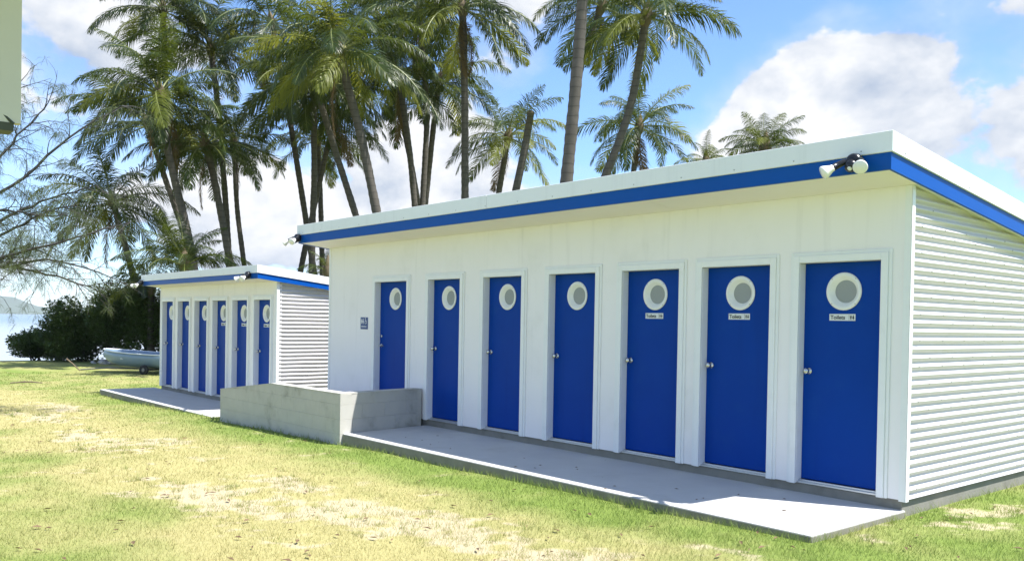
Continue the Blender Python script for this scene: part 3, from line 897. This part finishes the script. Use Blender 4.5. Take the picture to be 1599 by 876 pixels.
PALMS = [
 # name, label, path (crown ... lowest visible), trunk radii, fronds, frond length, extra
 ('coconut_palm', 'dark coconut palm standing over the boat beside the small block', [(-37.95, 4.16, 6.39), (-37.66, 4.48, 4.97), (-37.32, 4.84, 3.24)], 0.159, 0.226, 31, 4.5, dict(emin=-35)),
 ('coconut_palm', 'tall coconut palm with paired trunk behind the small block roof end', [(-34.43, 4.54, 9.34), (-34.16, 4.74, 8.38), (-33.81, 5.13, 6.91), (-33.4, 5.56, 5.32)], 0.136, 0.197, 29, 4.46, dict()),
 ('coconut_palm', 'tall leaning coconut palm over the young palm at the small block', [(-29.91, 3.52, 9.61), (-29.76, 3.66, 8.1), (-29.51, 3.93, 6.55), (-29.2, 4.25, 5.01), (-29.01, 4.44, 3.7)], 0.16, 0.222, 33, 4.32, dict(nuts=4)),
 ('coconut_palm', 'high crowned coconut palm rising between the small block palms', [(-35.44, 7.52, 13.39), (-35.24, 7.71, 11.64), (-35.08, 7.87, 9.48), (-34.9, 7.98, 7.59)], 0.148, 0.197, 31, 4.59, dict()),
 ('coconut_palm', 'coconut palm with stout slanting trunk above the small block roof', [(-30.11, 5.35, 7.99), (-29.95, 5.51, 7.24), (-29.69, 5.78, 5.55), (-29.41, 6.07, 3.58)], 0.16, 0.21, 29, 3.92, dict()),
 ('coconut_palm', 'slender straight coconut palm above the small block lamp corner', [(-33.37, 7.78, 8.94), (-33.21, 7.9, 6.06), (-32.97, 8.14, 3.83)], 0.123, 0.16, 26, 3.65, dict()),
 ('coconut_palm', 'straight coconut palm in the gap between the two blocks', [(-29.93, 9.77, 11.1), (-29.84, 9.83, 7.29), (-29.85, 9.77, 5.41), (-29.82, 9.76, 3.52)], 0.148, 0.185, 31, 4.46, dict()),
 ('coconut_palm', 'leaning coconut palm crossing behind the straight one in the gap', [(-31.73, 11.76, 10.69), (-32.13, 11.3, 7.72), (-32.46, 10.87, 5.12), (-32.61, 10.65, 3.67)], 0.136, 0.185, 24, 3.92, dict()),
 ('coconut_palm', 'slanting coconut palm with a slim trunk beside the thick ringed one', [(-27.48, 8.52, 10.69), (-27.25, 8.76, 9.72), (-26.79, 9.25, 7.63), (-26.31, 9.77, 5.57)], 0.148, 0.197, 29, 4.32, dict()),
 ('coconut_palm', 'big bright coconut palm with a thick ringed trunk over the roof end', [(-23.2, 7.3, 10.49), (-23.05, 7.45, 9.62), (-22.66, 7.87, 7.67), (-22.28, 8.26, 5.22)], 0.173, 0.234, 38, 4.46, dict(old=0.3, nuts=6)),
 ('coconut_palm', 'coconut palm of a narrow pair, its trunk tilting towards the ringed one', [(-27.68, 12.5, 11.64), (-27.5, 12.66, 10.45), (-27.27, 12.88, 8.44), (-27.1, 13.04, 6.34)], 0.148, 0.185, 29, 4.19, dict()),
 ('coconut_palm', 'coconut palm of a narrow pair, its trunk tilting away from the ringed one', [(-28.76, 15.34, 12.04), (-28.85, 15.24, 10.99), (-28.96, 15.08, 8.81), (-29.05, 14.92, 6.71)], 0.148, 0.185, 26, 4.19, dict()),
 ('coconut_palm', 'tall upright coconut palm with smooth straight trunk behind the long roof', [(-22.72, 12.11, 12.99), (-22.67, 12.14, 12.23), (-22.56, 12.19, 9.13), (-22.49, 12.2, 6.1)], 0.16, 0.197, 31, 4.32, dict(old=0.18)),
 ('coconut_palm', 'far high coconut palm whose crown joins the ringed one', [(-31.73, 14.05, 15.15), (-31.58, 14.19, 13.8), (-30.89, 14.93, 10.29), (-30.65, 15.13, 8.94)], 0.148, 0.185, 29, 4.59, dict()),
 ('coconut_palm', 'low open coconut palm beside the bare leaning stump', [(-27.76, 18.6, 9.95), (-27.87, 18.45, 8.68), (-27.97, 18.29, 7.49)], 0.16, 0.197, 26, 3.92, dict(old=0.2)),
 ('coconut_palm', 'tallest palm with the thickest pale trunk rising close behind the long roof', [(-11.91, 7.65, 13.6), (-11.81, 7.65, 10.76), (-11.79, 7.62, 9.05), (-11.86, 7.49, 7.01), (-11.94, 7.34, 4.93)], 0.164, 0.222, 29, 4.25, dict()),
 ('coconut_palm', 'curving coconut palm leaning across the low open palm', [(-14.65, 13.18, 10.89), (-14.72, 13.12, 10.23), (-14.85, 12.93, 8.54), (-15.1, 12.61, 7.14), (-15.37, 12.27, 6.07)], 0.148, 0.197, 33, 3.65, dict(old=0.3, nuts=4)),
 ('coconut_palm', 'small feathery coconut palm under the curving one', [(-21.1, 20.2, 9.61), (-21.16, 20.11, 8.6), (-21.2, 20.05, 7.92)], 0.148, 0.185, 26, 3.65, dict(emin=-25)),
 ('coconut_palm', 'palm crown peeping over the middle of the long roof', [(-10.45, 13.45, 6.2), (-10.46, 13.41, 5.6), (-10.47, 13.39, 5.0)], 0.13, 0.16, 48, 1.6, dict(emin=-20, old=0.1)),
 ('coconut_palm', 'tiny far palm tip just above the long roof edge', [(-16.47, 18.74, 7.3), (-16.45, 18.74, 6.36)], 0.12, 0.15, 20, 1.5, dict(emin=-5, old=0.3)),
 ('coconut_palm', 'palm tips showing over the roof above the corrugated wall', [(-3.12, 9.67, 2.75), (-3.14, 9.63, 2.4)], 0.12, 0.15, 17, 1.3, dict(emin=0)),
 ('coconut_palm', 'distant drooping coconut palm seen between the gap trunks', [(-35.93, 13.15, 10.22), (-35.8, 13.23, 7.73)], 0.148, 0.185, 24, 3.92, dict(old=0.2)),
 ('coconut_palm', 'coconut palm whose crown hangs behind the tallest thick trunk', [(-18.4, 15.02, 12.65), (-18.84, 14.46, 10.58), (-19.0, 14.18, 6.51)], .14, .18, 28, 3.6, dict()),
 ('coconut_palm', 'far coconut palm with its crown between the paired trunks and the boat palms', [(-35.68, 5.48, 14.7), (-35.42, 5.65, 8.82), (-34.93, 6.16, 5.48)], .14, .18, 28, 4.3, dict()),
 ('coconut_palm', 'far coconut palm with its crown over the gap between the blocks', [(-32.6, 9.12, 14.22), (-31.95, 9.78, 9.76), (-31.25, 10.48, 4.18)], .14, .18, 28, 4.3, dict()),
 ('coconut_palm', 'far coconut palm rising behind the narrow pair of trunks', [(-27.61, 13.47, 14.4), (-27.29, 13.75, 10.19), (-27.34, 13.6, 6.42)], .14, .18, 28, 4.3, dict()),
]
for i, (nm, lb, path, rt_, rb_, nf, L, kw) in enumerate(PALMS):
    palm(nm, lb, path, rt_ * .84, rb_ * .84, nf, L, 11 + i * 3.7, dead=(1, 0, 2, 0, 1)[i % 5], **kw)
palm('young_palm', 'young trunkless palm fanning up behind the small block roof', [(-25.76, 3.01, 3.08), (-25.76, 3.01, 2.28)], .12, .14, 30, 2.7, 5.1, group='young palms near the small block', emin=22)
palm('young_palm', 'young palm arching over the shrubs behind the boat', [(-33.69, 4.47, 2.54), (-33.69, 4.47, 1.74)], .12, .14, 20, 2.4, 8.3, group='young palms near the small block', emin=0, old=.35)
palm('young_palm', 'small young palm in the gap beside the long block corner', [(-23.57, 7.15, 3.00), (-23.57, 7.15, 2.20)], .10, .13, 14, 1.3, 2.2, group='young palms near the small block', emin=15)
# dead, topless trunk
sn = empty('dead_palm_trunk', (-21.06, 11.96, float(gz(-21.06, 11.96))), 'bare leaning palm stump without a crown behind the long roof', 'tree stump')
MB().tube([(-21.06, 11.96, -0.60), (-20.74, 12.48, 2.81), (-20.36, 12.88, 6.22), (-20.18, 13.12, 7.74), (-20.08, 13.27, 8.93)], [.18, .15, .14, .13, .125], 10).build('trunk', M['trunk'], sn, smooth=True)
MB().lathe((-20.08, 13.27, 8.92), (.08, .12, 1), [(.122, 0), (.14, .03), (.09, .12), (0, .08)], 9).build('broken_top', M['fibre'], sn)

# ------------------------------------------------------------------ casuarina reaching in from the left
ca = empty('casuarina_tree', (-15.95, -5.58, float(gz(-15.95, -5.58))), 'sparse casuarina tree with bare wispy branches over the lawn', 'tree')
MB().tube([(-15.95, -5.58, -.6), (-15.9, -5.5, .9), (-15.7, -5.2, 2.0), (-15.5, -5.05, 3.2), (-15.35, -4.9, 4.6), (-15.2, -4.7, 6.2)], [.20, .17, .14, .11, .08, .04], 9).build('trunk', M['bark'], ca, smooth=True)
LIMBS = [[(-15.53, -5.04, 2.6), (-15.05, -4.21, 3.71), (-14.77, -3.63, 4.2), (-14.6, -3.18, 4.84), (-14.1, -2.35, 5.46)], [(-15.62, -5.1, 2.4), (-15.61, -4.11, 3.23), (-15.19, -3.37, 3.67), (-14.76, -2.62, 3.98)],
         [(-15.65, -5.13, 2.12), (-14.45, -4.3, 2.46), (-14.17, -3.74, 2.67), (-13.67, -2.9, 2.98), (-13.41, -2.36, 3.2)], [(-15.7, -5.15, 2.02), (-15.02, -4.2, 2.3), (-14.65, -3.53, 2.52), (-14.42, -3.03, 2.38), (-14.25, -2.6, 2.24)],
         [(-15.65, -5.1, 2.22), (-15.09, -3.82, 2.35), (-14.74, -3.18, 2.13), (-14.5, -2.67, 1.95)], [(-15.45, -5.0, 3.3), (-14.91, -4.34, 4.27), (-14.71, -3.86, 4.89), (-14.66, -3.56, 5.29)],
         [(-15.58, -5.1, 2.7), (-15.49, -4.13, 2.91), (-15.12, -3.44, 3.43), (-14.88, -2.93, 3.56)], [(-15.68, -5.1, 2.12), (-14.56, -4.28, 2.45), (-14.4, -3.85, 2.72)],
         [(-15.4, -4.95, 4.2), (-15.0, -4.4, 4.9), (-14.8, -4.0, 5.6)], [(-15.6, -5.1, 3.0), (-15.2, -4.5, 3.3), (-15.0, -4.0, 3.4), (-14.7, -3.4, 3.3)]]
rngc = random.Random(3)
need_v = []; need_f = []


def needles(p, n, ln):
    for _ in range(n):
        d = Vector((rngc.uniform(-.6, .6), rngc.uniform(-.6, .6), rngc.uniform(-1.1, .15))).normalized()
        q = p + Vector((rngc.uniform(-.03, .03), rngc.uniform(-.03, .03), rngc.uniform(-.03, .03)))
        l = ln * rngc.uniform(.5, 1.2); w = Vector((rngc.uniform(-1, 1), rngc.uniform(-1, 1), rngc.uniform(-1, 1))).normalized() * .0028
        mid = q + d * l * .55; e = mid + (d + Vector((0, 0, -.7))).normalized() * l * .45
        b = len(need_v); need_v.extend([tuple(q - w), tuple(q + w), tuple(mid + w), tuple(mid - w), tuple(e)]); need_f.extend([(b, b + 1, b + 2, b + 3), (b + 3, b + 2, b + 4)])


def twig(mb, p, d, ln, r, lvl):
    pts = [p]; k = 5
    for i in range(k):
        d = (d + Vector((rngc.uniform(-.25, .25), rngc.uniform(-.25, .25), rngc.uniform(-.22, .2) - .04 * lvl))).normalized()
        pts.append(pts[-1] + d * ln / k)
    mb.tube(pts, [r * (1 - .8 * i / k) for i in range(k + 1)], 4, cap=False)
    if lvl < 2:
        for i in range(1, k + 1):
            if rngc.random() < .55:
                a = (d + Vector((rngc.uniform(-1, 1), rngc.uniform(-1, 1), rngc.uniform(-.8, .7)))).normalized()
                twig(mb, pts[i], a, ln * rngc.uniform(.4, .65), r * .5, lvl + 1)
    else:
        for q in pts[2:]:
            if rngc.random() < .55: needles(q, rngc.randint(6, 12), .22)


for li, lb in enumerate(LIMBS):
    pts = [Vector(p) for p in lb]
    arr = np.array(lb); seg = np.r_[0, np.cumsum(np.linalg.norm(np.diff(arr, axis=0), axis=1))]; ss = np.linspace(0, seg[-1], 16)
    q = np.stack([np.interp(ss, seg, arr[:, k]) for k in range(3)], 1)
    for _ in range(2): q[1:-1] = (q[:-2] + 2 * q[1:-1] + q[2:]) / 4
    q[1:-1] += (np.random.default_rng(li).random((14, 3)) - .5) * .06
    mb = MB(); mb.tube([tuple(p) for p in q], [.036 * (1 - .8 * s / seg[-1]) + .005 for s in ss], 6)
    for j in range(3, 16):
        t = (Vector(q[j]) - Vector(q[j - 1])).normalized()
        for _ in range(2 if rngc.random() < .6 else 1):
            a = (t * .7 + Vector((rngc.uniform(-1, 1), rngc.uniform(-1, 1), rngc.uniform(-.7, .8)))).normalized()
            twig(mb, Vector(q[j]), a, rngc.uniform(.35, .9), .010, 1)
        needles(Vector(q[j]), 4 if li != 7 else 40, .18)
    mb.build('branch', M['bark'], ca, smooth=True)
for c, n in (((-14.45, -3.9, 2.7), 900), ((-14.6, -4.1, 2.45), 600), ((-14.75, -3.7, 2.1), 250), ((-14.9, -3.6, 3.7), 250)):
    for _ in range(n // 5):
        needles(Vector(c) + Vector((rngc.gauss(0, .2), rngc.gauss(0, .2), rngc.gauss(0, .13))), 5, .2)
tag(MB().add(need_v, need_f).build('needle_foliage', M['needle'], ca), kind='stuff')

# ------------------------------------------------------------------ shore shrubs
def shrub(c, rx, ry, rz_, seed, label, n=3600):
    rng = random.Random(seed); cx, cy, cz = c; g = float(gz(cx, cy))
    root = empty('shore_shrub', (cx, cy, g), label, 'shrub', 'dark shrubs along the shore')
    V = []; F = []
    lobes = [(Vector((cx + rng.uniform(-.75, .75) * rx, cy + rng.uniform(-.75, .75) * ry, g + (cz - g) * rng.uniform(.35, 1.35))), rng.uniform(.35, .62)) for _ in range(16)]
    for i in range(int(n * 1.5)):
        lc, lr = rng.choice(lobes)
        d = Vector((rng.gauss(0, 1), rng.gauss(0, 1), rng.gauss(0, 1))).normalized() * (rng.random() ** .35)
        p = lc + Vector((d.x * rx * lr, d.y * ry * lr, d.z * rz_ * lr * .9))
        if p.z < g + .02: p.z = g + rng.uniform(.02, .3)
        # rosette of leaves
        for k in range(3):
            a = rng.uniform(0, 6.28); e = rng.uniform(.1, 1.1); l = rng.uniform(.10, .20); w = l * .24
            dv = Vector((math.cos(a) * math.cos(e), math.sin(a) * math.cos(e), math.sin(e)))
            sv = dv.cross(Vector((0, 0, 1))).normalized() * w
            b = len(V); V += [tuple(p), tuple(p + dv * l * .6 + sv), tuple(p + dv * l - Vector((0, 0, .03))), tuple(p + dv * l * .6 - sv)]; F.append((b, b + 1, b + 2, b + 3))
    tag(MB().add(V, F).build('crown', M['leaf'], root), kind='stuff')
    for k in range(6):
        lc, lr = lobes[k]
        MB().tube([(cx + rng.uniform(-.3, .3), cy + rng.uniform(-.3, .3), g - .1), (cx * .5 + lc.x * .5, cy * .5 + lc.y * .5, g + (lc.z - g) * .55), tuple(lc)], [.045, .03, .012], 6).build('stem', M['bark'], root, smooth=True)


shrub((-41.3, 1.85, .0), 1.15, 1.0, .95, 1, 'low spreading end of the shrub row beside the water')
shrub((-39.9, 2.5, .45), 1.5, 1.3, 1.45, 2, 'low dark shrub next to the shrub row end', 4200)
shrub((-38.4, 3.1, .95), 1.7, 1.4, 1.9, 3, 'rounded dark shrub in the middle of the shore row', 4600)
shrub((-36.6, 4.1, 1.35), 1.8, 1.5, 2.4, 4, 'tall dark shrub rising behind the boat bow', 5200)
shrub((-34.8, 5.1, 1.6), 1.9, 1.6, 2.7, 5, 'tallest dark shrub behind the boat and small block', 5600)
shrub((-33.0, 6.2, 1.7), 1.9, 1.6, 2.7, 6, 'dense shrub mostly hidden behind the small block', 5200)

# ------------------------------------------------------------------ dinghy on its trailer
bo = Vector((-29.35, 1.52, 0)); dirv = Vector((.872, .489, 0)).normalized(); nrm = Vector((-dirv.y, dirv.x, 0))
gb = float(gz(-28, 2))
boat = empty('dinghy', (-27.8, 2.4, gb + .2), 'pale blue open dinghy on a trailer beside the small block', 'boat')


def bp(u, s, z): return tuple(bo + dirv * u + nrm * s + Vector((0, 0, z)))


ST = [(0.0, .02, .80, .62), (.18, .20, .79, .42), (.5, .40, .765, .30), (1.0, .58, .735, .235), (1.8, .68, .70, .205), (2.7, .70, .68, .20), (3.4, .66, .68, .21)]
V = []; F = []
for (u, hw, zt_, zk) in ST:
    for k in range(13):
        a = -1 + 2 * k / 12; s = math.copysign(abs(math.sin(a * math.pi / 2)) ** .75, a) * hw
        V.append(bp(u - .10 * (1 - abs(a)) * (u < .1), s, gb + zk + (zt_ - zk) * abs(a) ** 2.3))
for i in range(len(ST) - 1):
    for k in range(12): F.append((i * 13 + k, i * 13 + k + 1, (i + 1) * 13 + k + 1, (i + 1) * 13 + k))
F.append(tuple((len(ST) - 1) * 13 + k for k in range(13)))
h = MB().add(V, F).build('hull', M['hull'], boat, smooth=True); fix_normals(h)
sm = h.modifiers.new('thickness', 'SOLIDIFY'); sm.thickness = .025; sm.offset = -1
for s in (-1, 1):
    MB().tube([bp(u, s * (hw + .01), gb + zt_ + .005) for u, hw, zt_, zk in ST], [.022] * len(ST), 6).build('gunwale', M['gun'], boat, smooth=True)
for u in (1.3, 2.4):
    MB().hexa([bp(u, -.6, gb + .50), bp(u + .22, -.6, gb + .50), bp(u + .22, .6, gb + .50), bp(u, .6, gb + .50)], [bp(u, -.6, gb + .53), bp(u + .22, -.6, gb + .53), bp(u + .22, .6, gb + .53), bp(u, .6, gb + .53)]).build('thwart', M['gun'], boat)
tr = empty('boat_trailer', (-27.8, 2.4, gb), 'low galvanised boat trailer with a raised drawbar end under the dinghy', 'trailer')
MB().tube([bp(-1.0, -.1, gb + .03), bp(.2, 0, gb + .14), bp(3.2, 0, gb + .17)], [.03, .03, .03], 6).build('drawbar', M['rust'], tr)
MB().tube([bp(-1.02, -.12, gb + .0), bp(-1.25, -.25, gb + .26), bp(-1.42, -.34, gb + .42)], [.022, .022, .026], 6).build('jockey_stand', M['wood'], tr)
MB().tube([bp(2.45, -.72, gb + .16), bp(2.45, .72, gb + .16)], [.025, .025], 6).build('axle', M['rust'], tr)
for s in (-1, 1):
    w = MB().lathe(bp(2.45, s * .72, gb + .17), nrm, [(.07, -.05), (.15, -.06), (.17, -.03), (.17, .03), (.15, .06), (.07, .05)], 18).build('wheel', M['rubber'], tr, smooth=True)
    MB().lathe(bp(2.45, s * .72, gb + .17), nrm * s, [(0, .045), (.05, .05), (.07, .04)], 12).build('hub', M['rust'], w)

# stones by the shrubs and a fallen twig
for k, (x, y, rr, lb) in enumerate(((-35.0, 3.0, .19, 'largest pale stone on the grass between the shrubs and the boat'), (-34.5, 3.15, .12, 'small pale stone beside the largest stone, towards the boat'), (-35.5, 2.75, .10, 'smallest pale stone by the shrubs, away from the boat'))):
    rng = random.Random(k); mb = MB(); g = float(gz(x, y)); pr_ = [(0, -.5), (.6, -.45), (1, -.1), (.9, .3), (.5, .62), (0, .72)]
    mb.lathe((x, y, g + rr * .35), Vector((rng.uniform(-.3, .3), rng.uniform(-.3, .3), 1)), [(a * rr * 1.2, b * rr) for a, b in pr_], 9)
    mb.v = [tuple(Vector(p) + Vector((rng.uniform(-1, 1), rng.uniform(-1, 1), rng.uniform(-1, 1))) * rr * .12) for p in mb.v]
    tag(mb.build('stone', M['stone']), lb, 'stone', 'stones below the shrubs')
g = float(gz(-23.9, -2))
tw = MB().tube([(-24.2, -2.35, g + .02), (-24.0, -2.1, g + .05), (-23.85, -1.9, g + .06), (-23.7, -1.65, g + .03)], [.018, .024, .022, .012], 6)
tw.tube([(-24.0, -2.1, g + .05), (-24.15, -2.0, g + .07), (-24.3, -1.95, g + .05)], [.014, .01, .005], 5)
tag(tw.build('fallen_twig', M['wood'], smooth=True), 'dark fallen twig lying on the lawn before the boat', 'twig')

# ------------------------------------------------------------------ grass blades
def grass():
    N = 540000
    r = 4.6 * (34 / 4.6) ** RNG.random(N)
    base = math.atan2(fw.x, fw.y); th = base + (RNG.random(N) - .5) * 1.62 + .0
    x = CAM.x + r * np.sin(th); y = CAM.y + r * np.cos(th)
    keep = np.ones(N, bool)
    for (xa, xb_, ya, yb_) in ((-7.1, .012, -1.472, 4), (-11.2, -7.0, -1.515, 4), (-11.0, .012, 0, 3.45), (-19.1, -11.9, -1.36, 4)):
        keep &= ~((x > xa) & (x < xb_) & (y > ya) & (y < yb_))
    keep &= x > -43
    dry, sand = lawn_masks(x, y)
    clump = fbm(x + 3, y - 9, 9.0, 2)
    keep &= RNG.random(N) > sand * (1.0 - .6 * (clump > .53)) * .93
    keep &= RNG.random(N) > dry * .25
    x, y, r, dry, sand = x[keep], y[keep], r[keep], dry[keep], sand[keep]
    # tussocks standing in the worn sand
    nt = 5200
    rt_ = 4.8 * (20 / 4.8) ** RNG.random(nt); tt = base + (RNG.random(nt) - .5) * 1.6
    tx = CAM.x + rt_ * np.sin(tt); ty = CAM.y + rt_ * np.cos(tt)
    td, ts = lawn_masks(tx, ty)
    ok = (ts > .18) & (ty < -2.0) & (tx < 0) | (ts > .18) & (tx > .15)
    tx, ty, td = tx[ok], ty[ok], td[ok]; kb = 22; spread = np.repeat(.012 + .035 * RNG.random(len(tx)), kb)
    bx = np.repeat(tx, kb) + RNG.normal(0, 1, len(tx) * kb) * spread * 1.6; by = np.repeat(ty, kb) + RNG.normal(0, 1, len(tx) * kb) * spread * 1.6
    x = np.r_[x, bx]; y = np.r_[y, by]; r = np.r_[r, np.hypot(bx - CAM.x, by - CAM.y)]
    dry = np.r_[dry, np.repeat(np.clip(td * .55 + RNG.normal(0, .15, len(tx)), 0, 1), kb)]; sand = np.r_[sand, np.zeros(len(bx))]
    tuss = np.r_[np.ones(keep.sum()), np.full(len(bx), 1.35)]
    n = len(x); z = gz(x, y) - .004
    h = (.022 + .030 * RNG.random(n)) * (1 - .25 * dry) * (1 + .9 * (RNG.random(n) > .985))
    h = h * tuss
    h = h * (.55 + .95 * fbm(x + 40, y + 7, 3.5, 3))
    edge = ((np.abs(y + 1.5) < .08) & (x < 0)) | ((np.abs(x - .02) < .07) & (y > -1.5))
    h = h * np.where(edge, 1.9, 1.0)
    w = .0019 * np.clip(r / 6.5, .9, 5) * (.7 + .6 * RNG.random(n))
    a = RNG.random(n) * 2 * np.pi; b = RNG.random(n) * 2 * np.pi; lean = h * (.25 + .75 * RNG.random(n))
    ca_, sa = np.cos(a), np.sin(a)
    co = np.empty((n, 3, 3), np.float32)
    co[:, 0] = np.stack([x - ca_ * w, y - sa * w, z], 1); co[:, 1] = np.stack([x + ca_ * w, y + sa * w, z], 1)
    co[:, 2] = np.stack([x + np.cos(b) * lean, y + np.sin(b) * lean, z + h], 1)
    me = np_mesh('grass', co.reshape(-1, 3), np.arange(n * 3, dtype=np.int32).reshape(-1, 3), 3)
    rv = RNG.random(n)
    f = np.clip(dry * 1.05 + (rv - .5) * .5 + sand * .4, 0, 1)
    at1 = me.attributes.new('straw', 'FLOAT', 'FACE'); at1.data.foreach_set('value', f.astype(np.float32)[:len(me.polygons)])
    m = bpy.data.materials.new('grass_blade'); m.use_nodes = True
    t = NT(m.node_tree); p = t.n['Principled BSDF']; o = t.n['Material Output']
    A = t.node('ShaderNodeAttribute', attribute_name='straw').outputs['Fac']
    geo = t.node('ShaderNodeNewGeometry').outputs['Position']
    nz = t.noise(geo, 5, 3, .6)
    c = t.mix(A, t.mix(nz, (0.155, 0.235, 0.045), (0.26, 0.34, 0.08)), t.mix(nz, (0.33, 0.30, 0.112), (0.46, 0.415, 0.185)))
    t.put(p.inputs['Base Color'], c); p.inputs['Roughness'].default_value = .6; p.inputs['Specular IOR Level'].default_value = .25
    tl = t.node('ShaderNodeBsdfTranslucent'); t.put(tl.inputs['Color'], c)
    mx = t.node('ShaderNodeMixShader'); mx.inputs[0].default_value = .35
    t.l.new(p.outputs[0], mx.inputs[1]); t.l.new(tl.outputs[0], mx.inputs[2]); t.l.new(mx.outputs[0], o.inputs['Surface'])
    me.materials.append(m)
    ob = bpy.data.objects.new('grass', me); COL.objects.link(ob)
    tag(ob, 'short patchy lawn grass, green by the paths and straw coloured beyond', 'grass', kind='stuff')


grass()

# ------------------------------------------------------------------ leaf litter
rl = random.Random(21); V = []; F = []
M['litter'] = pbr('dry_leaves', (0.16, 0.10, 0.05), 0.8, vary=0.5, vscale=30)
for k in range(420):
    q = 5.2 * (20 / 5.2) ** rl.random(); a = math.atan2(fw.x, fw.y) + rl.uniform(-.75, .75)
    x, y = CAM.x + q * math.sin(a), CAM.y + q * math.cos(a)
    if (-11.3 < x < .05 and y > -1.55) or (-19.2 < x < -11.9 and y > -1.4): continue
    z = float(gz(x, y)) + .018; l = rl.uniform(.018, .05); w = l * rl.uniform(.25, .45); b = rl.uniform(0, 6.28); t_ = rl.uniform(-.3, .3)
    c, s_ = math.cos(b), math.sin(b); n0 = len(V)
    V += [(x - c * l, y - s_ * l, z), (x - s_ * w, y + c * w, z + .012 + t_ * w), (x + c * l, y + s_ * l, z + .006), (x + s_ * w, y - c * w, z + .012 - t_ * w)]
    F += [(n0, n0 + 1, n0 + 2), (n0, n0 + 2, n0 + 3)]
for k in range(26):
    x, y = rl.uniform(-6.9, -.1), -1.44 + abs(rl.gauss(0, .5)); z = -.0885
    if y > -.02: continue
    l = rl.uniform(.012, .03); w = l * .4; b = rl.uniform(0, 6.28); c, s_ = math.cos(b), math.sin(b); n0 = len(V)
    V += [(x - c * l, y - s_ * l, z), (x - s_ * w, y + c * w, z + .008), (x + c * l, y + s_ * l, z + .003), (x + s_ * w, y - c * w, z + .006)]
    F += [(n0, n0 + 1, n0 + 2), (n0, n0 + 2, n0 + 3)]
tag(MB().add(V, F).build('leaf_litter', M['litter']), 'tiny dry brown leaves scattered over the lawn and path', 'leaf litter', kind='stuff')

# ------------------------------------------------------------------ air
hz_m = bpy.data.materials.new('haze'); hz_m.use_nodes = True
ht = NT(hz_m.node_tree); ht.n.remove(ht.n['Principled BSDF'])
pv = ht.node('ShaderNodeVolumePrincipled'); pv.inputs['Color'].default_value = (.86, .92, 1, 1); pv.inputs['Density'].default_value = 1.0e-4
ht.l.new(pv.outputs[0], ht.n['Material Output'].inputs['Volume'])
tag(MB().box(-6100, 6100, -6100, 6100, -9.5, 95).build('haze', hz_m), kind='stuff')
